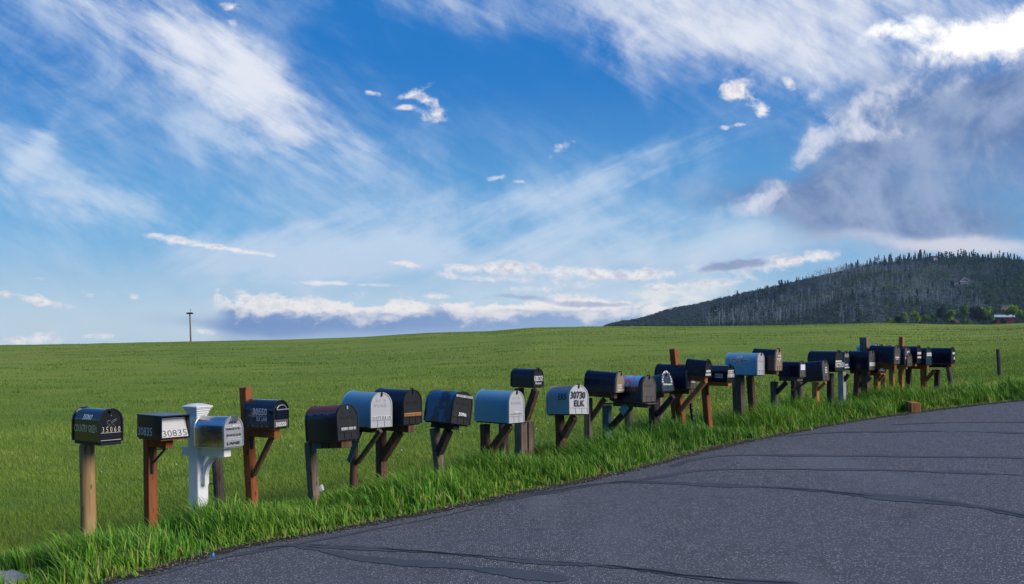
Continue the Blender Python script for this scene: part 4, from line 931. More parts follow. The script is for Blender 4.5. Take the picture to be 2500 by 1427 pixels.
def hill_mat():
    m, nt, b = newmat('hillside_scrub'); p = pos(nt)
    n = noise(nt, p, .012, 6, .65); f = noise(nt, p, .16, 5, .7)
    c = mixc(nt, n.ss(.35, .65), (0.026, 0.042, 0.054), (0.045, 0.066, 0.056)); c = mixc(nt, f.ss(.45, .75) * .6, c, (0.065, 0.07, 0.09))  # low bluish albedo stands in for cloud shade and haze on the slope
    gr = noise(nt, p, .006, 3).ss(.56, .64); c = mixc(nt, gr * .6, c, (0.05, 0.085, 0.02))
    put(nt, b, 'Base Color', c); put(nt, b, 'Roughness', 1.); put(nt, b, 'Specular IOR Level', .05); bump(nt, b, f, 1., 3.); return m
def hill():
    us = np.linspace((1150 - 1250) / F, (3400 - 1250) / F, 170); ys = np.concatenate([np.linspace(560, HY1, 90), np.linspace(HY1 + 30, HY1 + 700, 12)])
    U, Y = np.meshgrid(us, ys); X = U * Y; Z = hill_z(X, Y); n, k = U.shape; i = np.arange(n * k).reshape(n, k)
    q = np.stack([i[:-1, :-1], i[:-1, 1:], i[1:, 1:], i[1:, :-1]], -1).reshape(-1, 4)
    tag(np_mesh('hill', np.stack([X, Y, Z], -1).reshape(-1, 3), quads=q, mat=hill_mat(), smooth=True), kind='structure')
hill()
def unseen_hills():  # unseen hills added outside the view to darken reflections in the boxes
    az = np.linspace(R(40), R(318), 120); rs = np.array([420., 700., 1000., 1300.]); hs = np.array([-6., 50., 120., 90.])
    A, J = np.meshgrid(az, np.arange(4)); RR = rs[J]; wv = .75 + .25 * np.sin(A * 5) + .12 * np.sin(A * 13 + 1) + .06 * np.sin(A * 31); X = RR * np.sin(A); Y = RR * np.cos(A); Z = hs[J] * np.where(J > 0, wv, 1.); n, k = A.shape; i = np.arange(n * k).reshape(n, k)
    q = np.stack([i[:-1, :-1], i[:-1, 1:], i[1:, 1:], i[1:, :-1]], -1).reshape(-1, 4)
    tag(np_mesh('unseen_hills', np.stack([X, Y, Z], -1).reshape(-1, 3), quads=q, mat=bpy.data.materials['hillside_scrub'], smooth=True), kind='structure')
unseen_hills()
def vary(name, c1, c2, rough=.9, trans=0.0):
    m, nt, b = newmat(name); a = nt.nodes.new('ShaderNodeAttribute'); a.attribute_name = 'rnd'
    c = mixc(nt, V(nt, a.outputs['Fac']), c1, c2); put(nt, b, 'Base Color', c); put(nt, b, 'Roughness', rough); put(nt, b, 'Specular IOR Level', .1)
    if trans:
        tr = nt.nodes.new('ShaderNodeBsdfTranslucent'); nt.links.new(c, tr.inputs[0]); mx = nt.nodes.new('ShaderNodeMixShader'); mx.inputs[0].default_value = trans
        nt.links.new(b.outputs[0], mx.inputs[1]); nt.links.new(tr.outputs[0], mx.inputs[2]); nt.links.new(mx.outputs[0], nt.nodes['Material Output'].inputs[0])
    return m
def cards(c, size, rnd=None):
    """small randomly turned quads centred on c"""
    n = len(c); a = rng.normal(0, 1, (n, 3)); a /= np.linalg.norm(a, axis=1)[:, None]; b = rng.normal(0, 1, (n, 3)); b -= a * (a * b).sum(1)[:, None]; b /= np.linalg.norm(b, axis=1)[:, None]
    s = (size * rng.uniform(.6, 1.3, n))[:, None] if np.ndim(size) else size * rng.uniform(.6, 1.3, (n, 1))
    v = np.stack([c - a * s - b * s * .7, c + a * s - b * s * .7, c + a * s * .8 + b * s, c - a * s * .9 + b * s * .6], 1).reshape(-1, 3)
    return v, np.arange(n * 4).reshape(n, 4)
def hill_points(n, fn):
    px = rng.uniform(1460, 2560, n * 3); v = rng.uniform(.0, 1.0, n * 3); Y = foot(px) + (HY1 - foot(px)) * v; py = hill_py(px, v ** .85); d = fn(px, py, v)
    k = rng.random(n * 3) < d; px, Y = px[k][:n], Y[k][:n]; x = (px - 1250) / F * Y; return x, Y, hill_z(x, Y), px
def hwob(px, py): return 10 * np.sin(px / 47.) + 6 * np.sin(px / 19. + py / 30.)
def rid(px): return np.interp(px, HX, HY)
def hw(px, py): return py + .25 * (px - 2050) + hwob(px, py) * .45
def box_(x, a, b, k=4.): return sm(x, a - k, a + k) * (1 - sm(x, b - k, b + k))
def f_aspen(px, py, v):
    w = hw(px, py); b = py - rid(px)
    d = box_(w, 600, 714) * (b > 12) * sm(px, 1930, 2080) * (1 - sm(px, 2235, 2270)) + .8 * box_(w, 732, 752) * sm(px, 1860, 2050) * (1 - sm(px, 2240, 2290))
    d = d + .55 * box_(w, 778, 797) * box_(px, 2050, 2160, 10) + .85 * box_(px, 2195, 2400, 14) * box_(py, 698, 756, 6) + .35 * box_(b, 8, 34) * box_(px, 2255, 2330, 10)
    return np.clip(d + .25 * box_(w, 690, 760) * box_(px, 1720, 1930, 40) + .02 * (px > 1720), 0, 1)
def f_scrub(px, py, v): return np.clip(1.0 - f_aspen(px, py, v) * .6, .2, 1)
def f_green(px, py, v):
    b = py - rid(px); return np.clip(sm(px, 2310, 2390) * (b > 8) * (b < 105) * (1 - box_(px, 2300, 2372, 4) * box_(py, 655, 700, 3)) + .5 * (b > 122) * (px > 2380) + .05 * (px > 2050), 0, 1)
def f_low(px, py, v):
    w = hw(px, py); return np.clip(box_(w, 714, 730) * sm(px, 1800, 2000) * (1 - sm(px, 2250, 2300)) + box_(px, 2278, 2318, 6) * box_(py, 655, 682, 4) + .5 * box_(w, 690, 712) * box_(px, 2100, 2230, 20) + .12, 0, 1)
def f_con(px, py, v):
    b = py - rid(px); return np.clip(.9 * box_(px, 1735, 1925, 10) * box_(b, 14, 40) + .75 * ((px > 2120) & (b < 18)) + .35 * (px > 2410) * (b < 80) + .02 * (px > 1950), 0, 1)
# bare aspens
def aspens():
    x, y, z, px = hill_points(1700, f_aspen); n = len(x); h = rng.uniform(6.5, 11.5, n); w = rng.uniform(.08, .19, n); lx = rng.normal(0, .04, n) * h
    V_, Q_, R_ = [], [], []; o = 0
    base = np.stack([x, y, z - .5], -1); top = np.stack([x + lx, y, z + h], -1); rn = rng.random(n)
    def strip(p, q, w1, w2, r):
        nonlocal o
        k = len(p); s = np.zeros_like(p); s[:, 0] = 1.; d = np.zeros_like(p); d[:, 1] = 1.
        v = np.stack([p - s * w1[:, None], p - d * w1[:, None], p + s * w1[:, None], q - s * w2[:, None], q - d * w2[:, None], q + s * w2[:, None]], 1).reshape(-1, 3)
        b = (np.arange(k) * 6)[:, None] + o; V_.append(v); Q_.append(np.concatenate([b + np.array([0, 1, 4, 3]), b + np.array([1, 2, 5, 4])])); R_.append(np.repeat(r, 6)); o += k * 6
    strip(base, top, w, w * .3, rn)
    for k in range(7):
        f = rng.uniform(.5, .95, n)[:, None]; p = base + (top - base) * f; dr = np.stack([rng.uniform(-1, 1, n), rng.uniform(-.6, .6, n), rng.uniform(.5, 1.1, n)], -1) * (h * .16)[:, None]
        strip(p, p + dr, w * .33, w * .12, rn)
    c = (base + (top - base) * rng.uniform(.6, 1.02, (n,))[:, None])[None] + rng.normal(0, 1, (9, n, 3)) * np.array([1.1, 1., 1.3]); v, q = cards(c.reshape(-1, 3), .32)
    V_.append(v); Q_.append(q + o); R_.append(np.repeat(np.tile(rn * .45, 9), 4))
    tag(np_mesh('aspen_grove', np.concatenate(V_), quads=np.concatenate(Q_), mat=vary('aspen_bark', (0.13, 0.17, 0.18), (0.30, 0.35, 0.37)), attr={'rnd': np.concatenate(R_)}), 'pale leafless aspens standing in bands across the dark hillside', 'woodland', kind='stuff')
aspens()
def clumpwood(n, fn, name, label, c1, c2, hgt, rad, per, size):
    x, y, z, px = hill_points(n, fn); n = len(x); h = rng.uniform(.6, 1.25, n) * hgt; r = rng.normal(0, 1, (per, n, 3)); r /= np.maximum(np.linalg.norm(r, axis=2), .1)[..., None]; r *= rng.random((per, n, 1)) ** .4
    c = np.stack([x, y, z], -1)[None] + np.stack([r[..., 0] * rad, r[..., 1] * rad, (r[..., 2] * .5 + .5)], -1) * np.stack([np.ones(n), np.ones(n), h], -1)[None]
    v, q = cards(c.reshape(-1, 3), size); rn = np.clip(np.tile(rng.random(n), per) + rng.normal(0, .15, n * per), 0, 1)
    tag(np_mesh(name, v, quads=q, mat=vary(name + '_leaf', c1, c2, .9, .45), attr={'rnd': np.repeat(rn, 4)}), label, 'woodland', kind='stuff')
clumpwood(8500, f_scrub, 'hillside_scrub', 'low dark leafless oak scrub covering the hillside', (0.036, 0.062, 0.064), (0.095, 0.13, 0.13), 2.0, 2.3, 13, .5)  # scrub colours carry the slope's blue shade and haze
clumpwood(2000, f_low, 'hillside_thicket', 'low fresh green thickets in strips between the aspens', (0.05, 0.085, 0.03), (0.11, 0.155, 0.05), 2.6, 2.2, 14, .55)
clumpwood(1700, f_green, 'hillside_wood', 'dark green leafing trees massed on the right of the hillside', (0.024, 0.058, 0.036), (0.08, 0.14, 0.06), 9., 2.0, 30, .7)
def conifer_geo(n, x, y, z, h, per=44):
    t = rng.random((per, n)) ** .8; a = rng.uniform(0, 6.28, (per, n)); r = (1 - t) * .17 * h + .15; r = r * rng.uniform(.35, 1.1, (per, n))
    c = np.stack([x + r * np.cos(a), y + r * np.sin(a), z + t * h * .98 + .04 * h], -1); return c
def slope_conifers():
    x, y, z, px = hill_points(560, f_con); n = len(x); h = rng.uniform(8, 15, n); c = conifer_geo(n, x, y, z, h)
    v, q = cards(c.reshape(-1, 3), .75); rn = np.tile(rng.random(n), c.shape[0])
    tag(np_mesh('hillside_conifers', v, quads=q, mat=M['conifer'], attr={'rnd': np.repeat(rn, 4)}), 'dark conifers scattered down the hillside below the ridge', 'woodland', kind='stuff')
M['conifer'] = vary('conifer_needles', (0.014, 0.034, 0.032), (0.036, 0.068, 0.052)); M['bark'] = plain('tree_bark', (0.05, 0.04, 0.03), .9)
slope_conifers()
def dup(src, locv, s, rz, label=None, group=None):
    r = src.copy(); COL.objects.link(r); r.location = locv; r.scale = s; r.rotation_euler = (0, 0, rz)
    if label: r['label'] = label
    for ch in src.children:
        c = ch.copy(); COL.objects.link(c); c.parent = r
    return r
def proto_conifer():
    root = thing('conifer', (0, 0, 0), 'dark pointed conifer standing against the sky along the ridge of the hill', 'tree', 'conifers along the ridge')
    c = conifer_geo(1, np.zeros(1), np.zeros(1), np.zeros(1), np.array([12.]), 260); v, q = cards(c.reshape(-1, 3), .5)
    np_mesh('crown', v, quads=q, mat=M['conifer'], attr={'rnd': np.repeat(rng.random(len(q)), 4)}, parent=root)
    MB().tube([(0, 0, -.6), (0, 0, 6), (0, 0, 12.3)], [.2, .13, .03], 6).build('trunk', 'bark', root, origin=Vector((0, 0, 0)))
    return root
def ridge_conifers():
    pro = [proto_conifer(), proto_conifer()]; used = 0; pxs = []
    for px in np.arange(2078, 2515, 4.6): pxs.append(px + rng.uniform(-3, 3))
    pxs += [1850, 1856, 1868, 1871, 1875, 1945, 1950, 1960, 1968, 1985, 2060, 2066, 2073, 2080, 1760, 1800, 2028]
    for px in pxs:
        Y = HY1 - rng.uniform(5, 60) * (1 if px > 2100 else .3); x = (px - 1250) / F * Y; z = float(hill_z(np.array([x]), np.array([Y]))[0])
        h = rng.uniform(.5, .95) * (1 if px > 1990 else .72)
        if 2243 < px < 2249: h = 1.25
        s = (h * rng.uniform(.8, 1.2), h * rng.uniform(.8, 1.2), h); rz = rng.uniform(0, 6.28)
        if used < 2:
            o = pro[used]; o.location = (x, Y, z - .5); o.scale = s; o.rotation_euler = (0, 0, rz)
        else: dup(pro[used % 2], (x, Y, z - .5), s, rz)
        used += 1
ridge_conifers()
# trees of the farm at the foot of the hill
M['bright_leaf'] = vary('bright_leaf', (0.14, 0.27, 0.02), (0.36, 0.50, 0.04), .8, .3); M['mid_leaf'] = vary('mid_leaf', (0.08, 0.17, 0.03), (0.18, 0.30, 0.06), .8, .3)
M['dark_leaf'] = vary('dark_leaf', (0.02, 0.035, 0.02), (0.05, 0.075, 0.035)); M['pink_leaf'] = vary('reddish_leaf', (0.2, 0.11, 0.1), (0.38, 0.24, 0.2)); M['willow_leaf'] = vary('willow_leaf', (0.15, 0.23, 0.07), (0.30, 0.38, 0.13), .8, .3)
def farm_tree(px, ybase, ytop, wpx, mat, label, Y=690., n=1100):
    b = at(px, ybase, Y); h = (ybase - ytop) / F * Y; w = wpx / F * Y
    root = thing('broadleaf_tree' if mat != 'dark_leaf' else 'evergreen_tree', b, label, 'tree', 'trees around the red barn')
    nl = 9; lob = np.stack([rng.normal(0, .2, nl) * w, rng.normal(0, .2, nl) * w, h * rng.uniform(.3, .82, nl)], -1); k = rng.integers(0, nl, n)
    lr = (.2 + .14 * rng.random(nl)) * w * (1.15 - .5 * lob[:, 2] / h); r = rng.normal(0, 1, (n, 3)); r /= np.linalg.norm(r, axis=1)[:, None]; r *= (.5 + .5 * rng.random((n, 1)))
    c = lob[k] + r * lr[k][:, None] * np.array([1, 1, 1.15]); c[:, 2] = np.clip(c[:, 2], .25, h)
    v, q = cards(c, .09 * w ** .5 + .12); np_mesh('crown', v, quads=q, mat=M[mat], attr={'rnd': np.repeat(np.clip(rng.random(n) * .6 + .4 * (k / nl), 0, 1), 4)}, parent=root)
    m = MB(); m.tube([b + Vector((0, 0, -.6)), b + Vector((0, 0, h * .35)), b + Vector((0, 0, h * .75))], [.028 * w + .06, .02 * w + .05, .04], 7)
    for i in range(5): m.tube([b + Vector((0, 0, h * (.25 + .08 * i))), b + Vector(lob[i])], [.07, .03], 5)
    m.build('trunk', 'bark', root)
for a in [(2173, 793, 778, 22, 'bright_leaf', 'small bright green tree farthest left at the foot of the hill'), (2210, 790, 762, 28, 'willow_leaf', 'pale rounded willow left of the tall bright green tree'),
          (2237, 791, 756, 24, 'bright_leaf', 'tall bright green tree right of the pale willow'), (2266, 791, 765, 18, 'bright_leaf', 'narrow bright green tree beside the small dark shed'), (2279, 790, 765, 18, 'mid_leaf', 'mid green tree right of the narrow bright one'),
          (2296, 790, 748, 26, 'dark_leaf', 'broad dark evergreen behind the bright trees left of the barn'), (2316, 792, 755, 32, 'bright_leaf', 'wide bright green tree in front of the dark evergreen'), (2334, 791, 781, 17, 'pink_leaf', 'small reddish bush at the field edge'),
          (2352, 785, 743, 34, 'mid_leaf', 'large soft green tree behind the reddish bush'), (2384, 784, 748, 34, 'dark_leaf', 'broad dark evergreen left of the barn'), (2407, 786, 746, 22, 'bright_leaf', 'tall yellow green tree nearest the left of the barn'),
          (2394, 790, 764, 24, 'dark_leaf', 'rounded dark tree low before the barn trees'), (2418, 788, 764, 18, 'mid_leaf', 'leafy green tree touching the barn wall'), (2473, 778, 741, 28, 'bright_leaf', 'tall yellow green tree behind the barn roof'), (2496, 786, 754, 26, 'bright_leaf', 'bright green tree right of the barn at the frame edge'),
          (2362, 793, 783, 34, 'mid_leaf', 'low green hedge like bush between the reddish bush and the barn'), (2427, 790, 776, 20, 'dark_leaf', 'dark shrub in front of the left end of the barn'), (2450, 791, 779, 14, 'dark_leaf', 'dark shrub in front of the red barn wall'), (2190, 792, 772, 16, 'dark_leaf', 'dark tree between the small bright tree and the willow')]:
    farm_tree(*a)
M['barn_red'] = plain('barn_red', (0.42, 0.05, 0.045), .8); M['barn_end'] = plain('barn_end_red', (0.5, 0.10, 0.07), .8); M['barn_roof'] = plain('barn_metal_roof', (0.45, 0.55, 0.62), .5, .1)
M['house_roof'] = plain('house_roof', (0.02, 0.022, 0.03), .7); M['house_wall'] = plain('house_timber', (0.08, 0.05, 0.045), .8); M['house_trim'] = plain('house_trim', (0.4, 0.39, 0.4), .7); M['ochre'] = plain('ochre_wall', (0.22, 0.12, 0.055), .8)
m_, nt_, b_ = newmat('window_glass'); put(nt_, b_, 'Base Color', (0.15, 0.2, 0.27)); put(nt_, b_, 'Roughness', .08); put(nt_, b_, 'Metallic', .6); M['glass'] = m_
def gable(root, c, X, Yv, w, d, h, rh, wall, roof, over=.5):
    Z = Vector((0, 0, 1)); m = MB()
    sec = [(-d / 2, -2), (-d / 2, h), (0, h + rh), (d / 2, h), (d / 2, -2)]
    m.prism([c - X * w / 2 + Yv * y + Z * z for y, z in sec], X * w); wo = m.build('wall', wall, root)
    m = MB(); k = rh / (d / 2)
    for s in (-1, 1): m.prism([c - X * (w / 2 + over) + Yv * y + Z * z for y, z in ((0, h + rh + .05), (s * (d / 2 + over), h - over * k + .05), (s * (d / 2 + over), h - over * k + .3), (0, h + rh + .3))], X * (w + 2 * over))
    m.build('roof', roof, root); return wo
def barn():
    Y = 712.; b = at(2452, 790, Y); X = Vector((.93, -.36, 0)).normalized(); Yv = Vector((-X.y, X.x, 0)); Z = Vector((0, 0, 1)); root = thing('barn', b, 'red barn with a pale metal roof at the foot of the hill', 'barn')
    gable(root, b, X, Yv, 12., 7.5, 4.2, 1.5, 'barn_red', 'barn_roof')
    e = b + X * 6.06
    MB().frame(e, Yv, X, Z, (-3.7, -.02, 0), (3.7, .03, 4.1)).build('end_wall', 'barn_end', root)
    MB().frame(e, Yv, X, Z, (-.9, .03, 0), (1.1, .08, 2.6)).build('door', 'house_wall', root); MB().frame(e, Yv, X, Z, (-3.0, .03, 1.3), (-2.1, .08, 2.4)).build('window', 'house_trim', root)
    f = b - Yv * 3.78
    for q in (-3.5, 2.2): MB().frame(f, X, Yv, Z, (q, -.04, 1.5), (q + 1.1, .02, 2.5)).build('window', 'house_wall', root)
barn()
def shed():
    Y = 700.; b = at(2254, 790, Y); X = Vector((1, 0, 0)); root = thing('shed', b, 'small dark shed between bright green trees', 'shed'); gable(root, b, X, Vector((0, 1, 0)), 4.2, 4., 3., 1.3, 'house_wall', 'house_roof', .4)
    MB().frame(b - Vector((0, 2.02, 0)), X, Vector((0, 1, 0)), Vector((0, 0, 1)), (-.6, -.03, 0), (.6, .02, 2.1)).build('door', 'bark', root)
shed()
def hill_spot(px, py):
    v = ((py - 800) / (float(rid(px)) - 800)); v = max(0.01, v) ** (1 / .85); Y = float(foot(px) + (HY1 - foot(px)) * v); x = (px - 1250) / F * Y; return Vector((x, Y - 14, float(hill_z(np.array([x]), np.array([Y]))[0]) - .5))
def chalet():
    c = hill_spot(2336, 676); X, Yv, Z = Vector((1, .05, 0)).normalized(), Vector((-.05, 1, 0)).normalized(), Vector((0, 0, 1)); root = thing('timber_house', c, 'large timber house with a white trimmed gable on the upper hillside', 'house')
    gable(root, c, X, Yv, 24., 9., 3.6, 2.8, 'house_wall', 'house_roof', .8)
    g = c - Yv * 6.0; m = MB(); m.prism([g + X * x + Z * z for x, z in ((-5.5, -2), (-5.5, 4.4), (0, 8.6), (5.5, 4.4), (5.5, -2))], Yv * 6); m.build('gable_wing', 'house_wall', root)
    m = MB()
    for s in (-1, 1): m.prism([g + X * x + Z * z - Yv * .8 for x, z in ((0, 8.7), (s * 6.3, 3.9), (s * 6.3, 4.3), (0, 9.2))], Yv * 7)
    m.build('wing_roof', 'house_roof', root)
    m = MB()
    for s in (-1, 1): m.beam(g + Z * 8.5 - Yv * .9, g + X * s * 6.2 + Z * 3.8 - Yv * .9, .15, .45, Yv)
    m.frame(g, X, Yv, Z, (-5.4, -.3, 3.6), (5.4, -.05, 4.1)); m.frame(g, X, Yv, Z, (-12, 1.2, -.4), (12, 1.45, .3)); m.build('trim', 'house_trim', root)
    for x in (-3.6, -1.2, 1.2, 3.6): MB().frame(g, X, Yv, Z, (x - .9, -.1, .6), (x + .9, -.02, 3.2)).build('window', 'glass', root)
    MB().frame(g, X, Yv, Z, (-1.4, -.1, 4.6), (1.4, -.02, 6.8)).build('window', 'glass', root)
    for x in (-10, -7.6, 7.6, 10): MB().frame(c - Yv * 4.55, X, Yv, Z, (x - .8, -.06, .6), (x + .8, .02, 2.8)).build('window', 'house_trim', root)
    MB().frame(c, X, Yv, Z, (4, -.6, 4.5), (5.2, .6, 8.2)).build('chimney', 'house_wall', root)
    return c
CH = chalet()
def small_house(px, py, w, wall, label, h=3.2):
    c = hill_spot(px, py); X, Yv, Z = Vector((.97, .2, 0)).normalized(), Vector((-.2, .97, 0)).normalized(), Vector((0, 0, 1)); root = thing('house', c, label, 'house'); gable(root, c, X, Yv, w, 7., h, 1.8, wall, 'house_roof', .6)
    for q in (-.28, .05, .3): MB().frame(c - Yv * 3.55, X, Yv, Z, (w * q - .7, -.06, .8), (w * q + .7, .02, 2.4)).build('window', 'house_trim', root)
small_house(2204, 637, 9., 'house_wall', 'dark roofed house half hidden under the ridge conifers on the left')
small_house(2268, 637, 9., 'house_trim', 'pale walled house under the ridge, right of the dark one')
small_house(2434, 737, 11., 'ochre', 'long low ochre house above the barn trees', 1.9)
small_house(2382, 742, 6., 'house_trim', 'small pale house left of the ochre house', 2.6)

# ------------------------------------------------------------------ world: sky with clouds
SUN = Vector((0.80, -0.42, 0.58)).normalized()
EL = math.asin(SUN.z); ROT = math.atan2(SUN.x, SUN.y)
STR = 0.1
def world():
    w = bpy.data.worlds.new('World'); sc.world = w; w.use_nodes = True; nt = w.node_tree; bg = nt.nodes['Background']; bg.inputs[1].default_value = STR
    sky = nt.nodes.new('ShaderNodeTexSky'); sky.sky_type = 'NISHITA'; sky.sun_disc = False; sky.sun_elevation = EL; sky.sun_rotation = ROT; sky.air_density = 1.0; sky.dust_density = .6; sky.ozone_density = 2.5
    tc = nt.nodes.new('ShaderNodeTexCoord').outputs['Generated']
    sp = nt.nodes.new('ShaderNodeSeparateXYZ'); nt.links.new(tc, sp.inputs[0]); X, Y, Z = (V(nt, sp.outputs[i]) for i in range(3))
    yy = Y.mx(.03); U = X / yy * 2.5 + 1.25; W_ = .83 - Z / yy * 2.5; front = Y.ss(.1, .4)
    S = lambda c, k=1.0: tuple(v / STR * k for v in lin(c))
    # clear sky: Nishita tinted towards the deep blue overhead, pale at the horizon
    el = Z.mx(0.0)
    tint = mixc(nt, el.ss(.0, .16), (1.0, 1.0, 1.0), (0.30, 0.62, 1.0)); tint = mixc(nt, el.ss(.10, .36), tint, (0.13, 0.50, 1.0))
    base = mixc(nt, 1.0, sky.outputs[0], tint, 'MULTIPLY')
    grad = mixc(nt, el.ss(.0, .10), S((196, 222, 240)), S((116, 184, 232))); grad = mixc(nt, el.ss(.06, .27), grad, S((32, 124, 204))); grad = mixc(nt, el.ss(.3, .9), grad, S((24, 84, 165)))
    base = mixc(nt, .8, base, grad)
    uv = vec(nt, U, W_)
    wn1 = noise(nt, uv, 1.7, 5, .55, 0.); wn2 = noise(nt, scaled(nt, uv, (-1.7, 1.9, 1)), 1.0, 5, .55, 0.)
    Uw = U + (wn1 - .5) * .34; Ww = W_ + (wn2 - .5) * .20; wn3 = noise(nt, uv, 16., 3, .6); Us = U + (wn3 - .5) * .03 + (wn1 - .5) * .03; Ws = W_ + (wn1 - .5) * .02
    def rot(a, cx, cy, sx, sy, small=False):
        u_, w_ = (Us, Ws) if small else (Uw, Ww)
        c, s = math.cos(R(a)), math.sin(R(a)); A = ((u_ - cx) * c + (w_ - cy) * s) * (1 / sx); B = ((w_ - cy) * c - (u_ - cx) * s) * (1 / sy); return A, B
    def ga(a, cx, cy, sx, sy, small=False):
        A, B = rot(a, cx, cy, sx, sy, small); return ((A * A + B * B) * -1.0).exp()
    def streak(a, kx, ky, det=8, rough=.6, dist=.6, off=0.):
        c, s = math.cos(R(a)), math.sin(R(a)); return noise(nt, vec(nt, (U * c + W_ * s) * kx + off, (W_ * c - U * s) * ky), 1.0, det, rough, dist)
    # generic thin cirrus over the rest of the dome
    den = Z + .18; dome = vec(nt, X / den, Y / den); cir = noise(nt, scaled(nt, dome, (1.0, 2.2, 1)), 1.1, 7, .62, .5)
    back = cir.ss(.46, .78) * (1.0 - front) * .5
    col = mixc(nt, back, base, S((196, 208, 228)))
    N = lambda n, k: (n - .5) * k
    s1 = streak(40, 2.6, 9.0, 9, .62, .5); s1b = streak(30, 5., 26., 7, .6, .3, 2.); s2 = streak(-16, 1.6, 7.0, 9, .62, .7, 5.); s2b = streak(-24, 4., 22., 7, .6, .4, 7.)
    s3 = streak(62, 2.4, 7.5, 9, .62, .5, 9.); s4 = streak(24, 1.9, 8., 9, .62, .7, 3.); wsp = noise(nt, uv, 2.6, 9, .6, 1.1); pf = noise(nt, uv, 9., 9, .62, .4)
    def layer(col, dens, c): return mixc(nt, (dens * front).clip(), col, c)
    def cloud(mask, parts, lo, hi, mx):
        t = mask
        for n, k in parts: t = t + N(n, k) * (mask * 1.6).mn(1.0)
        return t.ss(lo, hi) * mx
    W1 = S((231, 235, 246)); W2 = S((206, 223, 243))
    allc = (W_.ss(.02, .6) * .12 + .36) * (1.0 - (ga(14, 1.30, .22, .42, .13) + ga(10, 1.75, .36, .3, .07) * .8).mn(1.) * .5)
    col = layer(col, cloud(allc, ((s1, .8), (s4, .9), (s1b, .5), (wsp, 1.5)), .22, 1.0, .55), W2)
    haze_ = ga(30, .42, .20, .66, .22); col = layer(col, cloud(haze_ * .75, ((wsp, 1.4), (s1, 1.2), (s1b, .5)), .1, 1.0, .6), W2)
    big = ga(33, .30, .07, .42, .11) * .7 + ga(38, .55, .18, .28, .11) * .9 + ga(22, .72, .30, .26, .07) * .5 + ga(40, .40, .0, .2, .08) * .3
    col = layer(col, cloud(big, ((s1, 1.6), (s1b, 1.5), (wsp, 1.2), (pf, 1.0)), .22, 1.75, .98), W1)
    low = ga(28, .12, .40, .28, .06) * .75 + ga(18, .32, .50, .38, .045) * .8 + ga(-58, .10, .34, .12, .04) * .6 + ga(14, .62, .38, .30, .045) * .8 + ga(20, .06, .48, .2, .05) * .6
    col = layer(col, cloud(low, ((s4, 1.7), (s1b, 1.3), (wsp, 1.4), (pf, .9)), .18, 1.6, .85), W2)
    mid = ga(-12, 1.10, .52, .70, .08) * .8 + ga(-22, 1.50, .40, .30, .06) * .7 + ga(4, .70, .62, .55, .05) * .7 + ga(-6, 1.30, .60, .60, .06) * .9 + ga(-60, .85, .44, .10, .04) * .4
    col = layer(col, cloud(mid, ((s2, 1.8), (s2b, 1.4), (wsp, 1.4), (pf, .8)), .15, 1.5, .8), W2)
    tr = ga(14, 1.70, .05, .46, .13) + ga(60, 1.50, .14, .16, .09) * .5 + ga(8, 2.25, .0, .55, .13) * .95 + ga(24, 1.10, .01, .26, .06) * .5 + ga(12, 1.95, .14, .28, .06) * .6
    col = layer(col, cloud(tr, ((s3, 1.5), (s1b, 1.0), (wsp, 1.4), (pf, 1.0)), .2, 1.75, .97), W1)
    # pale veil low in the middle and right
    veil = ga(-6, 1.75, .60, .55, .07) * .9 + ga(0, 1.3, .74, .7, .07) * .7
    col = layer(col, cloud(veil, ((s2, 1.0), (wsp, .8)), .15, 1.1, .8), S((212, 227, 242)))
    # grey blue mass on the right
    gm = ga(-14, 2.42, .37, .50, .23) + ga(8, 2.12, .52, .42, .05) * .85 + ga(0, 2.5, .24, .3, .10) * .75 + ga(-50, 2.12, .40, .2, .09) * .5
    gn = cloud(gm, ((wsp, 1.2), (s2, 1.0), (pf, .9)), .15, 1.25, .92)
    col = layer(col, gn, mixc(nt, (wsp * .6 + pf * .4).ss(.38, .66), S((98, 122, 170)), S((156, 174, 206))))
    edge = ga(-32, 2.10, .27, .18, .055) * .72 + ga(-38, 1.93, .45, .2, .035) * .7 + ga(-8, 2.14, .335, .12, .03) * .8 + ga(-20, 2.40, .17, .2, .04) * .6 + ga(-30, 2.05, .205, .10, .02) * .6 + ga(-10, 1.83, .51, .14, .03) * .6
    pf2 = noise(nt, uv, 22., 7, .62, .5)
    col = layer(col, cloud(edge, ((pf, 2.0), (pf2, 1.6), (wsp, 1.0)), .3, 1.5, .85), S((228, 231, 244)))
    col = layer(col, cloud(ga(4, 2.38, .60, .30, .022), ((s2, 1.2), (wsp, .6)), .1, 1., .8), S((230, 228, 236)))
    # bright cloud where the light breaks through, top right
    su = ga(-18, 2.48, .07, .26, .065) * 1.2 + ga(-12, 2.2, .08, .10, .028) * .8
    col = layer(col, cloud(su, ((pf, 1.6), (wsp, 1.2), (pf2, .7)), .3, 1.05, 1.0), S((255, 252, 248), 1.2))
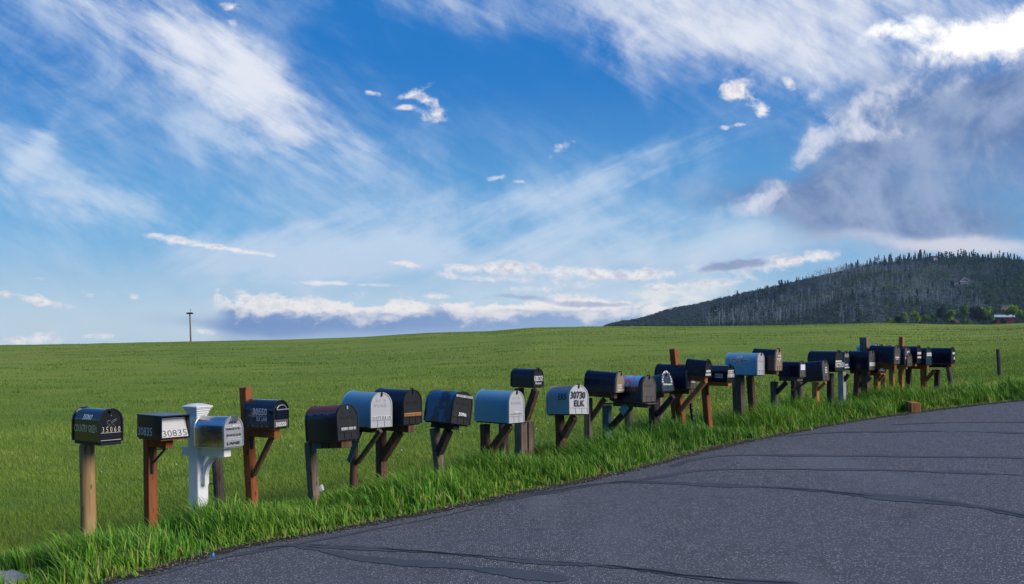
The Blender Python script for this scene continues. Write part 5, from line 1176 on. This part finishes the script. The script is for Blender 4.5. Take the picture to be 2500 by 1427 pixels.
    # small broken clouds
    puffs = [(-20, 1.803, .208, .036, .024), (-50, 1.79, .232, .025, .016), (20, 1.855, .258, .024, .012), (30, 1.862, .275, .016, .010), (30, 1.932, .207, .020, .011), (0, 1.772, .312, .013, .005), (0, 1.81, .305, .016, .004), (-22, 1.02, .222, .035, .007), (35, 1.04, .242, .03, .012), (-10, 1.055, .287, .032, .012), (0, 1.0, .265, .025, .006), (15, .91, .228, .022, .007), (5, .565, .016, .020, .009), (-10, .565, .056, .014, .009),
             (-28, 1.365, .36, .03, .010), (-5, 1.212, .433, .022, .008), (0, 1.27, .444, .016, .004), (3, .09, .681, .028, .005), (4, .075, .728, .03, .010), (8, .12, .742, .05, .009), (12, .22, .719, .022, .007), (0, .33, .726, .011, .006), (0, .012, .72, .014, .007), (0, .05, .834, .045, .009), (0, .125, .828, .03, .013), (0, .215, .823, .018, .005), (0, .257, .822, .018, .006), (6, .49, .808, .028, .005),
             (9, .42, .586, .055, .008), (9, .52, .602, .07, .007), (8, .63, .619, .05, .004), (0, .78, .69, .045, .006), (2, .9, .695, .10, .004), (2, .975, .642, .03, .006), (0, 1.01, .650, .02, .005), (-3, 1.12, .655, .07, .008), (10, 1.09, .672, .03, .005), (0, .865, .716, .022, .009), (-5, 1.25, .655, .035, .014), (2, 1.22, .683, .07, .005), (3, 1.36, .668, .14, .012), (3, 1.45, .665, .05, .009), (-4, 1.60, .665, .07, .010), (-6, 1.86, .650, .13, .016), (-8, 1.97, .632, .06, .010), (-4, 1.70, .695, .10, .007), (0, 1.62, .702, .03, .006), (-3, 1.33, .705, .10, .008), (-2, 1.05, .722, .06, .007), (12, .527, .726, .009, .018), (-10, .585, .732, .014, .018), (-10, .60, .722, .014, .010)]
    E = None
    for a, cx, cy, sx, sy in puffs:
        g = ga(a, cx, cy, sx * 1.3, sy * 1.45, True); E = g if E is None else E + g
    pn = noise(nt, uv, 34., 6, .62, .4); pn2 = noise(nt, vec(nt, U * 12., W_ * 26.), 1., 6, .62, .6)
    E2 = E + (N(pn, 2.0) + N(pn2, 2.6) + N(pf2, 1.0)) * (E * 1.8).mn(1.0)
    # cumulus bank above the skyline
    bl = noise(nt, vec(nt, U * 10., W_ * 17.), 1., 9, .60, .25); bl2 = noise(nt, vec(nt, U * 34., W_ * 46.), 1., 5, .6, .3); lump = N(bl, .14) + N(bl2, .04)
    xm = U.ss(.50, .58) * (1.0 - U.ss(1.60, 1.78)); topl = .758 - noise(nt, vec(nt, U * 2.6, 0.), 1., 3, .5) * .05
    bank = (Ws - topl + lump).ss(-.004, .014) * xm * (1.0 - W_.ss(.79, .835) * .6)
    lit_ = (W_ - topl - lump * .9).ss(.015, .055); bcol = mixc(nt, lit_, S((252, 247, 244)), mixc(nt, U.ss(.6, 1.7), S((120, 150, 200)), S((152, 180, 216))))
    bcol = mixc(nt, (bl2 * .5 + bl * .5).ss(.5, .62) * .35 * (1.0 - lit_), bcol, S((190, 194, 216)))
    glow = ga(-4, 1.64, .728, .17, .045); gl = (glow + N(bl, 2.6) * glow + N(bl2, .8) * glow).ss(.35, 1.15) * .85
    col = layer(col, cloud(ga(2, .60, .775, .22, .022), ((s2, .8), (wsp, .8)), .1, 1.0, .75), S((134, 160, 206)))
    col = layer(col, cloud(ga(0, 1.20, .788, .55, .022), ((s2, .8), (wsp, .8), (bl, .6)), .1, 1.1, .85), S((142, 164, 202)))
    col = layer(col, bank * .95, bcol); col = layer(col, gl, S((245, 243, 241)))
    pcol = mixc(nt, (N(pn, 2.2) + N(bl2, 1.4) + .2).ss(.0, .7) * E.ss(.3, .9), S((253, 249, 247)), S((208, 209, 224)))
    col = layer(col, E2.ss(.34, 1.5) * .95, pcol)
    g2 = ga(-5, 1.80, .662, .11, .014); col = layer(col, cloud(g2, ((pn2, 1.6), (pn, .6)), .25, .9, .8), S((134, 150, 188)))
    g3 = ga(2, 1.27, .735, .15, .010) + ga(2, 1.47, .752, .09, .009) + ga(0, 1.35, .775, .2, .010) * .7; col = layer(col, cloud(g3, ((bl, 2.2), (bl2, .8)), .25, 1.1, .6), S((140, 160, 198)))
    # below the horizon: dull earth
    col = mixc(nt, (Z * -1.0).ss(.01, .08), col, S((70, 84, 70)))
    nt.links.new(col, bg.inputs[0])
    w.cycles.sampling_method = 'MANUAL'; w.cycles.sample_map_resolution = 512
world()
sl = bpy.data.lights.new('sun', 'SUN'); sl.energy = 3.9; sl.angle = R(34); sl.color = (1.0, 0.90, 0.76)
so = bpy.data.objects.new('sun', sl); COL.objects.link(so); so.rotation_euler = (-SUN).to_track_quat('-Z', 'Y').to_euler()

def haze():
    m = bpy.data.materials.new('haze'); m.use_nodes = True; nt = m.node_tree
    for n in list(nt.nodes):
        if n.type == 'BSDF_PRINCIPLED': nt.nodes.remove(n)
    v = nt.nodes.new('ShaderNodeVolumePrincipled'); v.inputs['Color'].default_value = (.50, .72, 1.0, 1); v.inputs['Density'].default_value = 0.000075
    nt.links.new(v.outputs[0], nt.nodes['Material Output'].inputs['Volume'])
    o = MB().frame(Vector((0, 0, 0)), Vector((1, 0, 0)), Vector((0, 1, 0)), Vector((0, 0, 1)), (-2700, -2700, -420), (2700, 2700, 200)).build('haze', m, None, smooth=0)
    tag(o, 'thin blue air between the meadow and the hill', 'haze', kind='stuff')
haze()
sc.cycles.volume_bounces = 0
